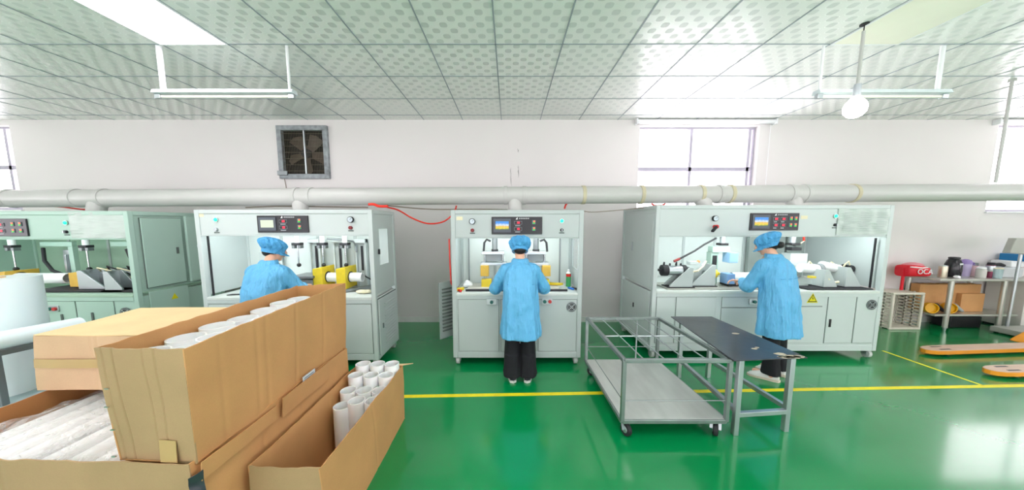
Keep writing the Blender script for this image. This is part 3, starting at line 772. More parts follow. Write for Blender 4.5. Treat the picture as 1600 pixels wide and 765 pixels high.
MB().box(-1.53, -1.512, 3.55, 3.57, 1.32, 1.38).build('side_catch', M_dark, t, bevel=.003)
def pull_clamp(t, x, Y, zt, zj, yellow=True, post=True, m=M_yel, wedge=(.20, .24), ztop=None, zlo=.85):
    o = MB().cyl((x, Y, zt - .12), (x, Y, zt + .1), .03, n=20).build('clamp_cylinder', M_white, t)
    MB().box(x - .05, x + .05, Y - .04, Y + .04, zt - .15, zt - .12).build('cylinder_block', M_dark, o, bevel=.003)
    for sx in (-1, 1): MB().box(x + sx * .0375 - .0175, x + sx * .0375 + .0175, Y - .03, Y + .03, zt - .19, zt - .15).build('cylinder_foot', M_grey, o, bevel=.002)
    MB().cyl((x, Y, zj), (x, Y, zt - .15), .009, n=12).build('piston_rod', M_chrome, o)
    MB().ball((x, Y, zj - .01), .025).build('rod_joint', M_black, o)
    if post:
        MB().box(x + .06, x + .075, Y + .12, Y + .18, zlo, zt - .08).box(x + .185, x + .2, Y + .12, Y + .18, zlo, zt - .08).box(x + .06, x + .2, Y + .1, Y + .18, zt - .13, zt - .08).build('guide_post', M_paint, o, bevel=.004)
        MB().box(x + .075, x + .185, Y + .16, Y + .18, zlo, zt - .13).build('post_back', M_paint_d, o)
        MB().box(x + .12, x + .145, Y + .145, Y + .16, zj - .1, zt - .17).build('linear_rail', M_dark, o)
    if yellow:
        w, d = wedge
        yb = MB().prism([(x - w * .5, zlo + .04), (x + w * .5, zlo + .04), (x + w * .5, zj - .02), (x - w * .5, zj - .04)], 'y', Y - .14, Y + .14)
        yb.build('yellow_clamp_body', m, o, bevel=.005)
        MB().cyl((x + w * .48, Y - .02, (zj + zlo) / 2 + .01), (x + w * .56, Y - .02, (zj + zlo) / 2 + .01), .068, n=24).build('clamp_ring', M_black, o)
    return o
for x, yl in ((W(464, 370, 3.8).x, False), (W(503, 370, 3.8).x, True), (W(538.5, 370, 3.8).x, True)):
    pull_clamp(t, x, 3.8, 1.56, 1.17, yl, wedge=(.115, .22), zlo=.84)
MB().box(-2.62, -2.36, 3.62, 3.9, 1.02, 1.05).box(-2.6, -2.38, 3.64, 3.9, .86, 1.0).build('valve_block', M_grey, t, bevel=.004)
for k in range(5): MB().cyl((-2.58 + k * .045, 3.63, .9 + .03 * (k % 2)), (-2.58 + k * .045, 3.6, .9 + .03 * (k % 2)), .012).build('valve_fitting', (M_red, M_alu, M_yel, M_alu, M_dark)[k], t)
MB().beam((-2.15, 3.55, .86), (-1.72, 3.9, .875), .06, .03).build('slide_rail', M_grey, t)
MB().path([W(511, 373, 3.8), W(535, 375, 3.8), W(552, 377, 3.9), W(557, 385, 3.9), W(557, 394, 3.9)], .011).build('air_hose', M_grey, t)
MB().path([W(563, 425, 3.9), W(572, 432, 3.85), W(583, 438, 3.75)], .009).build('lower_hose', M_dark, t)
MB().box(-3.44, -3.425, 3.475, 3.49, .845, 1.54).build('corner_cable_duct', M_dark, t)
MB().box(-3.28, -2.98, 3.98, 3.99, .95, 1.3).build('inner_cover', M_paint, t, bevel=.003)

# ---- machine on the far left
m1 = Machine('green-grey cabinet machine at far left with its side doors visible', -6.9, -4.215, 3.40, 1.05, 1.81, .875, 1.51, .09, M_paint_g, M_inner_g, lamp=.25, back_split=5)
t = m1.t; Y = 3.408
control_panel(t, -6.05, -5.335, 1.537, 1.73, Y, 4)
green_lamp(t, -4.91, 1.684, Y); key_switch(t, -4.92, 1.585, Y)
MB().sheet((-4.87, Y - .004, 1.515), (-4.24, Y - .004, 1.515), (-4.24, Y - .006, 1.80), (-4.87, Y - .006, 1.80), 24, 12, .001, .008, 14).build('film_notice_sheet', M_film_sheet, t)
m1.door(-5.36, -4.94, .17, .8, (-5.1, .6), hm=M_seam); m1.door(-4.93, -4.5, .17, .8, (-4.75, .62), hm=M_seam); m1.door(-5.9, -5.37, .66, .8, name='drawer'); m1.door(-5.9, -5.37, .17, .65)
buttons(t, -5.177, .715, 3.395, ('green', 'red')); warning(t, -5.3, .575, 3.394, .13); fan_vent(t, -4.37, .665, 3.396, .055)
# side doors, right side
o = MB().box(-4.21, -4.198, 3.5, 3.93, .93, 1.74).build('side_door', M_paint_g, t, bevel=.004)
MB().box(-4.199, -4.19, 3.84, 3.865, 1.3, 1.38).build('recessed_handle', M_seam, o)
MB().box(-4.212, -4.207, 3.495, 3.935, .925, 1.745).build('door_gap', M_seam, o)
o = MB().box(-4.21, -4.198, 3.5, 3.93, .2, .88).build('lower_side_door', M_paint_g, t, bevel=.004)
MB().prism([(3.72, .74), (3.8, .74), (3.76, .81)], 'x', -4.198, -4.196).build('side_warning_sign', MATS['sign_yellow'], o)
o = MB().box(-4.2, -4.17, 3.96, 4.22, .92, 1.77).build('rear_side_door', M_paint_g, t, bevel=.006)
MB().cyl((-4.17, 4.1, 1.38), (-4.15, 4.1, 1.38), .03).box(-4.15, -4.14, 4.09, 4.11, 1.34, 1.42).build('round_latch', M_alu, o)
for x, w_ in ((W(15, 360, 3.8).x, 0), (W(131, 360, 3.8).x, 1)):
    oo = pull_clamp(t, x, 3.8, 1.53, 1.12, True, False, M_yel_o, wedge=(.15, .2), zlo=.87)
    MB().box(x + .08, x + .5, 3.97, 4.02, 1.38, 1.44).box(x + .44, x + .5, 3.97, 4.02, .88, 1.38).build('gantry_arm', M_paint_g, oo, bevel=.004)
    MB().box(x + .28, x + .4, 4.03, 4.06, .9, 1.33).box(x + .32, x + .35, 4.0, 4.03, 1.0, 1.27).build('guide_plate', M_alu, oo, bevel=.003)
    MB().path([(x + .15, 3.95, 1.36), (x + .22, 3.9, 1.2), (x + .38, 3.85, 1.08), (x + .6, 3.85, 1.0)] if w_ == 0 else [(x + .5, 3.8, 1.36), (x + .55, 3.8, 1.2), (x + .66, 3.75, 1.1), (x + .8, 3.7, 1.04)], .018).build('black_hose', M_dark, oo)
def gusset(t, x0, x1, Y, z0, z1, flip=1, m=M_paint, th=.02, dy=.2, name='gusset_bracket'):
    """angle bracket: two triangular cheeks on a base plate, upright plate on one side"""
    if flip > 0: tri = [(x0, z0), (x1, z0), (x1, z0 + .02), (x0 + .05, z1), (x0, z1)]
    else: tri = [(x0, z0), (x1, z0), (x1, z1), (x1 - .05, z1), (x0, z0 + .02)]
    o = MB().prism(tri, 'y', Y - dy / 2, Y - dy / 2 + th).build(name, m, t, bevel=.003)
    MB().prism(tri, 'y', Y + dy / 2 - th, Y + dy / 2).build('rear_cheek', m, o, bevel=.003)
    xe = x0 if flip > 0 else x1 - th
    MB().box(xe, xe + th, Y - dy / 2 + th, Y + dy / 2 - th, z0, z1).build('upright_plate', m, o)
    MB().box(min(x0, x1) - .02, max(x0, x1) + .02, Y - dy / 2 - .02, Y + dy / 2 + .02, z0 - .015, z0).build('bracket_base', M_dark, o)
    return o
gusset(t, W(144, 445, 3.7).x, W(170, 450, 3.62).x, 3.68, .9, 1.12, 1, M_alu, dy=.2)
gusset(t, W(180, 445, 3.62).x, W(204, 450, 3.6).x, 3.6, .9, 1.12, 1, M_alu, dy=.16)
MB().cyl((W(175, 430, 3.8).x, 3.85, 1.06), (-4.32, 3.85, 1.06), .06, n=24).build('motor_cylinder', M_grey, t)
MB().cyl((-4.42, 3.85, 1.06), (-4.38, 3.85, 1.06), .072, n=24).build('motor_collar', M_dark, t)
for k in range(4): MB().path([(-5.0 + k * .12, 3.7, 1.1), (-4.93 + k * .12, 3.62, 1.15 + .02 * (k % 2)), (-4.82 + k * .11, 3.68, 1.1), (-4.75 + k * .1, 3.8, 1.0)], .008).build('signal_cable', (M_label, M_dark)[k % 2], t)
MB().box(-5.6, -4.35, 3.5, 3.95, .885, .9).build('slide_base', M_dark, t)

# ---- machine on the right
m4 = Machine('widest grey-green cabinet machine, right, with film-covered sheet on its fascia', 1.745, 4.565, 3.659, 1.06, 1.89, .86, 1.53, .10, M_paint, M_inner_w, lamp=1.25, back_split=6)
t = m4.t; Y = 3.667
control_panel(t, 2.863, 3.439, 1.596, 1.80, Y, 4)
gauge(t, 2.443, 1.737, Y); green_lamp(t, 3.878, 1.765, Y); key_switch(t, 3.885, 1.66, Y)
o = MB().cyl((2.45, Y - .05, 1.64), (2.45, Y, 1.64), .022, n=16).build('regulator_knob', M_red, t)
MB().beam((2.44, Y - .05, 1.64), (2.37, Y - .09, 1.585), .03, .02).build('regulator_body', M_dark, o)
MB().box(3.47, 3.55, Y - .002, Y, 1.73, 1.77).build('sticker', M_label, t)
MB().sheet((3.905, Y - .006, 1.545), (4.55, Y - .006, 1.545), (4.55, Y - .008, 1.85), (3.905, Y - .008, 1.85), 26, 12, .001, .010, 12).build('film_notice_sheet', M_film_sheet, t)
mb = MB(); random.seed(3)
for i in range(3):
    for j in range(9):
        x = 3.97 + i * .195; z = 1.80 - j * .026; mb.box(x, x + random.uniform(.08, .15), Y - .018, Y - .0172, z - .003, z + .003)
mb.build('faint_text_lines', mat('faint_print', (168, 180, 178), .6), t)
m4.door(1.80, 2.03, .2, .785); m4.door(2.04, 2.53, .2, .785); m4.door(2.60, 3.2, .655, .785, name='drawer'); m4.door(2.60, 3.2, .2, .65)
m4.door(3.22, 3.84, .67, .79, name='drawer'); m4.door(3.22, 3.84, .2, .665); m4.door(3.9, 4.245, .2, .79, (3.945, .46)); m4.door(4.25, 4.5, .2, .79, name='fan_panel')
warning(t, 3.70, .765, 3.654, .12); fan_vent(t, 4.43, .69, 3.655, .055)
buttons(t, 2.985, .73, 3.654, ('green',))
o = MB().box(1.742, 1.756, 3.72, 4.42, .88, 1.8).build('side_door', M_paint, t, bevel=.005)
MB().box(1.73, 1.742, 4.3, 4.33, 1.3, 1.42).build('side_handle', M_alu, o, bevel=.003)
o = MB().box(1.738, 1.75, 3.72, 4.25, .2, .84).build('lower_side_door', M_paint, t, bevel=.005)
MB().box(1.728, 1.738, 4.17, 4.19, .52, .58).build('lower_handle', M_dark, o)
MB().box(4.485, 4.5, 3.74, 3.755, .88, 1.5).build('corner_cable_duct', M_dark, t)
mb = MB()
for x, c in ((3.62, 0), (3.9, 0), (4.2, 0)): mb.box(x, x + .26, 4.6, 4.655, .88, 1.80)
mb.build('inner_cabinet_doors', mat('inner_door_grey', (142, 152, 148), .5), t, bevel=.004)
MB().cyl((4.3, 4.6, 1.36), (4.3, 4.62, 1.36), .03).build('inner_round_latch', M_alu, t)
# left motor carriage
Yp = 3.92
MB().box(W(1030, 450, Yp).x, W(1180, 450, Yp).x, 3.72, 4.15, .862, .875).build('carriage_plate', mat('worn_plate', (170, 170, 162), .4, metal=.4, var=.2), t, bevel=.003)
gusset(t, W(1045, 447, 3.8).x, W(1080, 447, 3.8).x, 3.85, .885, 1.13, -1, M_paint_d, dy=.16)
gusset(t, W(1078, 447, 3.9).x, W(1113, 447, 3.9).x, 3.95, .885, 1.15, -1, M_paint_d, dy=.2)
q0 = W(1036, 422, 3.85); q1 = W(1070, 422, 3.85)
o = MB().cyl(q0, q1, .062, n=28).build('carriage_motor', M_alu, t)
MB().cyl(q0 - Vector((.02, 0, 0)), q0 + Vector((.05, 0, 0)), .07, n=28).build('motor_cover', M_dark, o)
MB().cyl(q1 - Vector((.05, 0, 0)), q1, .07, n=28).build('motor_cover', M_dark, o)
MB().cyl(q0 - Vector((.12, 0, -.01)), q0, .016).build('motor_shaft', M_dark, o)
for k, px in enumerate((1037, 1046, 1056, 1063)): MB().cyl(W(px, 417, 3.85), W(px + 1, 409 + 2 * (k % 2), 3.85), .016, .01, n=12).build('air_fitting', M_dark, o)
q = W(1109, 427, 3.95)
o = MB().cyl(q, q + Vector((.07, 0, 0)), .085, .06, n=28).build('yellow_disc', M_yel, t)
MB().cyl(q - Vector((.08, 0, 0)), q, .04).build('disc_hub', M_grey, o); MB().cyl(q + Vector((.07, 0, 0)), q + Vector((.12, 0, 0)), .02).build('disc_nose', M_yel, o)
MB().path([W(1053, 408, 3.8), W(1062, 404, 3.8)], .016).build('red_hose_end', mat('hose_end_red', (150, 50, 50), .5), t)
MB().path([W(1062, 404, 3.8), W(1085, 392, 3.85), W(1100, 382, 3.9), W(1119, 372, 3.95)], .012).build('black_hose', M_dark, t)
MB().path([W(1078, 425, 3.8), W(1090, 423, 3.75), W(1098, 416, 3.8), W(1103, 408, 3.85)], .011).build('white_hose', M_label, t)
o = MB().box(W(1078, 412, 3.9).x, W(1095, 412, 3.9).x, 3.9, 3.98, 1.15, 1.19).build('sensor_bracket', M_paint, t, bevel=.004)
MB().ball(W(1091, 409, 3.92), .022).build('orange_knob', mat('orange_knob', (236, 140, 50), .4), o)
# centre press
q = W(1129, 375, 4.05)
o = MB().cyl((q.x, 4.05, 1.42), (q.x, 4.05, 1.56), .032).build('press_cylinder', M_alu, t)
MB().box(q.x - .05, q.x + .05, 4.0, 4.1, 1.39, 1.42).build('cylinder_block', M_dark, o, bevel=.003)
MB().box(q.x - .17, q.x + .06, 3.98, 4.08, 1.30, 1.38).build('press_arm', M_paint_g, o, bevel=.005)
MB().box(q.x - .17, q.x - .07, 4.0, 4.1, .88, 1.30).build('press_column', M_paint_g, o, bevel=.005)
MB().box(q.x - .15, q.x - .10, 3.985, 4.0, .98, 1.26).build('slide_rail', M_dark, o)
MB().box(q.x + .02, q.x + .13, 3.92, 4.06, 1.17, 1.30).build('pressing_block', mat('pale_blue_block', (150, 190, 226), .4), o, bevel=.004)
MB().box(q.x - .02, q.x + .5, 3.86, 4.02, .878, .91).build('tray', M_black, t, bevel=.003)
# right carriages
q = W(1238, 378, 4.1)
o = MB().cyl((q.x, 4.1, 1.42), (q.x, 4.1, 1.58), .035).build('press_cylinder', M_alu, t)
MB().box(q.x - .06, q.x + .06, 4.04, 4.14, 1.39, 1.42).box(q.x - .05, q.x + .08, 4.04, 4.14, 1.32, 1.36).build('cylinder_block', M_dark, o, bevel=.003)
MB().box(q.x - .05, q.x + .18, 4.05, 4.2, 1.06, 1.28).build('press_head', M_paint_d, o, bevel=.005)
MB().path([W(1256, 369, 4.1), W(1256, 376, 4.1)], .012).build('red_hose_end', M_hose, o); MB().path([W(1256, 376, 4.1), W(1250, 381, 4.1), W(1240, 381, 4.1)], .008).build('yellow_hose', M_label, o)
gusset(t, W(1277, 447, 3.85).x, W(1297, 447, 3.85).x, 3.85, .885, 1.1, 1, M_paint_d, dy=.16)
gusset(t, W(1312, 447, 3.85).x, W(1336, 447, 3.85).x, 3.88, .885, 1.13, 1, M_paint_d, dy=.18)
q0 = W(1250, 418, 3.95); q1 = W(1276, 420, 3.95)
MB().cyl(q0, q1, .06, n=24).build('white_actuator', M_white, t)
MB().cyl(q1, q1 + Vector((.05, 0, 0)), .07, n=24).build('actuator_flange', M_grey, t)
q0 = W(1283, 414, 3.95); q1 = W(1310, 420, 3.95)
MB().cyl(q0, q1, .055, n=24).build('white_actuator', M_white, t)
MB().cyl(W(1318, 418, 4.0), W(1330, 420, 4.0), .05, n=20).build('rear_motor', M_dark, t)
for a, b in (((1262, 408), (1268, 412)), ((1296, 409), (1303, 412)), ((1318, 412), (1326, 408))):
    MB().path([W(a[0], a[1] + 4, 3.95), W(a[0] + 3, a[1], 3.95), W(b[0], b[1], 3.95), W(b[0] + 2, b[1] + 6, 3.95)], .009).build('signal_cable', M_label, t)
MB().path([W(1288, 425, 3.8), W(1294, 436, 3.78), W(1303, 441, 3.8), W(1310, 440, 3.8)], .014).build('white_hose', M_label, t)
MB().box(W(1262, 425, 3.8).x, W(1270, 425, 3.8).x, 3.75, 3.8, 1.0, 1.025).build('yellow_valve', M_yel, t)
MB().beam(W(1250, 449, 3.8), W(1350, 449, 3.8), .2, .012).build('rail_plate', M_dark, t)

# ------------------------------------------------------------------ workpieces and things on the worktops
def milky_tube(label, p0, p1, r, group=None, name='plastic_tube', m=None):
    p0 = Vector(p0); p1 = Vector(p1)
    return tag(MB().tube(p0, p1, r, r - .006, 36).build(name, m or M_tube, org=(p0 + p1) / 2), label, 'tube', group)
milky_tube('long white tube held between yellow clamps in far left machine', (W(22, 433, 3.76).x, 3.76, 1.0), (W(109, 433, 3.76).x, 3.76, 1.0), .065, m=M_white)
milky_tube('short white tube held by yellow clamps left of centre', (W(506, 430, 3.72).x, 3.78, 1.01), (W(563, 430, 3.72).x, 3.78, 1.01), .057, m=M_white)
milky_tube('white tube the right-hand worker is holding', (W(1143, 434, 3.9).x, 3.90, .985), (W(1196, 434, 3.9).x, 3.90, .985), .066, m=M_white)
tag(MB().box(W(1130, 440, 3.9).x, W(1142, 440, 3.9).x, 3.83, 3.97, .91, 1.04).build('workpiece_holder', mat('holder_blue', (120, 160, 206), .5), org=W(1136, 447, 3.9), bevel=.004), 'small blue holder block at the left end of held tube', 'block')
# spray can, yellow tool, crumpled cloth, screwdrivers in middle machine
def spray_can():
    p = W(888, 443, 3.85); z = .877
    t = thing('spray_can', (p.x, p.y, z), 'green and red spray can standing on middle machine worktop', 'can')
    MB().cyl((p.x, p.y, z), (p.x, p.y, z + .17), .032, n=24).build('can_body', mat('can_green', (70, 160, 96), .3), t, bevel=.003)
    MB().cyl((p.x, p.y, z + .13), (p.x, p.y, z + .165), .0325, n=24).build('red_band', M_red, t)
    MB().lathe((p.x, p.y, z + .17), [(.03, 0), (.02, .015), (.014, .02), (.014, .05), (.01, .052)]).build('nozzle', M_white, t)
spray_can()
p = W(867, 437, 3.8); tag(MB().prism([(p.x - .12, 3.78), (p.x + .06, 3.72), (p.x + .1, 3.76), (p.x - .08, 3.83)], 'z', .914, .94).build('plastic_scraper', M_yel, org=(p.x, 3.8, .914), bevel=.003), 'bright yellow strip lying on board beside the spray can', 'tool')
def blob(name, c, r, m, label, cat, fr=9, amp=.35):
    mb = MB().ball((0, 0, 0), r, 28, 16); c = Vector(c)
    for i, v in enumerate(mb.v): mb.v[i] = v * (1 + amp * noise.noise(v * fr * 3 + c)) + c
    for i, v in enumerate(mb.v):
        if v.z < c.z - r[2] * .7: v.z = c.z - r[2] * .7
    o = mb.build(name, m, org=(c.x, c.y, c.z - r[2] * .7), smooth=70); return tag(o, label, cat)
p = W(730, 434, 3.75); blob('crumpled_cloth', (p.x, 3.78, .92), (.06, .05, .045), M_white, 'crumpled white cloth on middle machine worktop', 'cloth')
def trigger_tool():
    p = W(718, 449, 3.6)
    t = thing('air_gun', (p.x, 3.6, .877), 'yellow and red air blow gun on left end of middle worktop', 'tool')
    MB().beam((p.x - .05, 3.56, .895), (p.x + .05, 3.62, .9), .035, .035).build('gun_body', M_yel, t, bevel=.008)
    MB().beam((p.x - .02, 3.6, .89), (p.x + .03, 3.52, .89), .03, .025).build('gun_handle', M_red, t, bevel=.008)
    MB().path([(p.x - .05, 3.56, .9), (p.x - .09, 3.55, .98), (p.x - .10, 3.56, 1.2), (p.x - .105, 3.56, 1.5)], .008).build('red_hose', M_hose, t)
trigger_tool()
for k, (dx, c) in enumerate((((0), (40, 110, 200)), ((.045), (40, 40, 44)))):
    p = W(896, 444, 3.65)
    tt = thing('screwdriver', (p.x + dx, 3.66, .877), ('blue' if k == 0 else 'black') + ' handled screwdriver at right end of middle worktop', 'tool')
    MB().beam((p.x + dx, 3.62, .89), (p.x + dx - .05, 3.72, .89), .022, .022).build('handle', mat('driver_%d' % k, c, .4), tt, bevel=.006)
    MB().cyl((p.x + dx, 3.62, .889), (p.x + dx + .03, 3.55, .885), .004).build('shaft', M_chrome, tt)
p = W(574, 443, 3.6); blob('cleaning_rag', (p.x - .05, 3.62, .862), (.09, .05, .022), M_label, 'small cream rag on worktop right of yellow clamps', 'cloth')
p = W(1350, 447, 3.9); tag(MB().sheet((4.1, 3.80, .862), (4.42, 3.76, .862), (4.4, 3.98, .866), (4.12, 4.0, .87), 8, 6, .004, .01).build('cardboard_scrap', M_card, org=(4.25, 3.88, .862)), 'flat brown cardboard scrap at right end of widest machine', 'cardboard')
# thin flat tools on left desk of machine 2
tag(MB().prism([(-3.3, 3.5), (-3.0, 3.56), (-2.98, 3.6), (-3.28, 3.55)], 'z', .841, .85).build('flat_file', M_dark, org=(-3.15, 3.55, .841)), 'dark flat file lying on left end of the left machine worktop', 'tool')

# air hoses between the machines
def hose(name, pts, r, m, label, Yd):
    P = [W(x, y, Yd) for x, y in pts]; sm = []
    for i in range(len(P) - 1):
        a = P[max(i - 1, 0)]; b = P[i]; c = P[i + 1]; d = P[min(i + 2, len(P) - 1)]
        for k in range(6):
            u = k / 6; sm.append(.5 * ((2 * b) + (c - a) * u + (2 * a - 5 * b + 4 * c - d) * u * u + (3 * b - a - 3 * c + d) * u ** 3))
    sm.append(P[-1])
    return tag(MB().path(sm, r, 8).build(name, m, org=sm[0]), label, 'hose')
hose('air_hose', [(575, 320), (585, 317), (603, 323), (622, 328), (645, 341), (668, 349), (690, 347), (703, 339), (711, 328), (713, 321)], .010, M_hose, 'bright red air hose sagging between left and middle machines', 4.05)
hose('air_hose', [(576, 319), (584, 319), (592, 322), (606, 322)], .016, M_hose, 'red hose coil end on top of left machine corner', 3.7)
hose('air_hose', [(882, 326), (884, 320), (886, 318)], .012, M_hose, 'short red hose rising behind middle machine right end', 4.1)
hose('air_hose', [(60, 321), (95, 323), (130, 327), (160, 328)], .010, M_hose, 'red air hose lying over far left machine', 4.1)
hose('air_hose', [(1018, 318), (1024, 321), (1036, 320), (1040, 316)], .012, M_hose, 'orange-red hose loop hanging under duct near widest machine', 4.4)
hose('power_cable', [(384, 324), (440, 322), (520, 323), (575, 324)], .008, M_ghose, 'grey cable lying along top of left machine', 4.05)
hose('power_cable', [(596, 320), (660, 326), (710, 327), (760, 327), (800, 328)], .008, M_ghose, 'grey cable from left machine to middle machine top', 4.1)
hose('power_cable', [(830, 328.5), (870, 328), (905, 328.5), (930, 331), (1000, 325), (1030, 322)], .006, M_ghose, 'thin grey cable from middle machine to widest machine', 4.02)

# ------------------------------------------------------------------ people
M_blue_seam = mat('coat_seam', (70, 150, 205), .6)
def ell(c, rx, ry, n=36, rz=0, fold=0.0, ph=0.0):
    out = []
    for i in range(n):
        a = 2 * math.pi * i / n
        f = 1 + fold * (math.sin(a * 5 + ph) * .5 + math.sin(a * 9 + ph * 2.3) * .4 + math.sin(a * 15 + ph * 3.1) * .35)
        x = rx * f * math.copysign(abs(math.cos(a)) ** .85, math.cos(a)); y = ry * f * math.copysign(abs(math.sin(a)) ** .9, math.sin(a))
        out.append(Vector((c[0] + x * math.cos(rz) - y * math.sin(rz), c[1] + x * math.sin(rz) + y * math.cos(rz), c[2])))
    return out
def limb(mb, pts, rs, n=16):
    """round-ended tapering limb through joints, densified"""
    P = []; Q = []
    for i in range(len(pts) - 1):
        a = Vector(pts[i]); b = Vector(pts[i + 1])
        for k in range(6): P.append(a.lerp(b, k / 6)); Q.append(rs[i] + (rs[i + 1] - rs[i]) * k / 6)
    P.append(Vector(pts[-1])); Q.append(rs[-1])
    for _ in range(3):
        P = [P[0]] + [(P[i - 1] + P[i] * 2 + P[i + 1]) / 4 for i in range(1, len(P) - 1)] + [P[-1]]
    mb.path(P, Q, n); mb.ball(P[0], Q[0], 14, 8); mb.ball(P[-1], Q[-1], 14, 8)
def remesh(o, vox, smooth=6, fac=.6, decimate=None):
    m = o.modifiers.new('remesh', 'REMESH'); m.mode = 'VOXEL'; m.voxel_size = vox; m.use_smooth_shade = True
    s = o.modifiers.new('smooth', 'SMOOTH'); s.factor = fac; s.iterations = smooth
    return o
def hand(mb, wrist, dirv, up, size=.17, curl=.6, thumb_side=1):
    """palm and five bent fingers; dirv towards the fingertips, up = back of the hand"""
    d = Vector(dirv).normalized(); u = Vector(up); u = (u - d * u.dot(d)).normalized(); s = d.cross(u) * thumb_side
    w = Vector(wrist); pl = size * .52
    for k in range(5):
        a = w + d * (pl * k / 4)
        wd = .026 + .012 * k / 4
        mb.path([a - s * wd, a + s * wd], [.013, .013], 10); mb.ball(a - s * wd, .0135, 10, 6); mb.ball(a + s * wd, .0135, 10, 6)
    lens = (.92, 1.0, .93, .75)
    for i in range(4):
        b = w + d * pl + s * (.030 - i * .0205)
        L = size * .46 * lens[i]; pts = [b - d * .015]; dd = d.copy(); p = b.copy(); pts.append(p.copy())
        for seg, (fl, ang) in enumerate(((.45, curl * .7), (.32, curl), (.23, curl * .8))):
            dd = (Matrix.Rotation(-ang if True else ang, 3, d.cross(u)) @ dd).normalized()
            p = p + dd * L * fl; pts.append(p.copy())
        mb.path(pts, [.0095, .0092, .0085, .0078, .0066], 10); mb.ball(pts[-1], .0068, 10, 6)
    b = w + d * size * .13 + s * .03
    dd = (d * .65 + s * .65 - u * .3).normalized(); p1 = b + dd * size * .24; dd = (d * .9 + s * .25 - u * .4).normalized(); p2 = p1 + dd * size * .17
    mb.path([b - dd * .01, b, p1, p2], [.013, .0125, .0105, .0075], 10); mb.ball(p2, .0078, 10, 6)

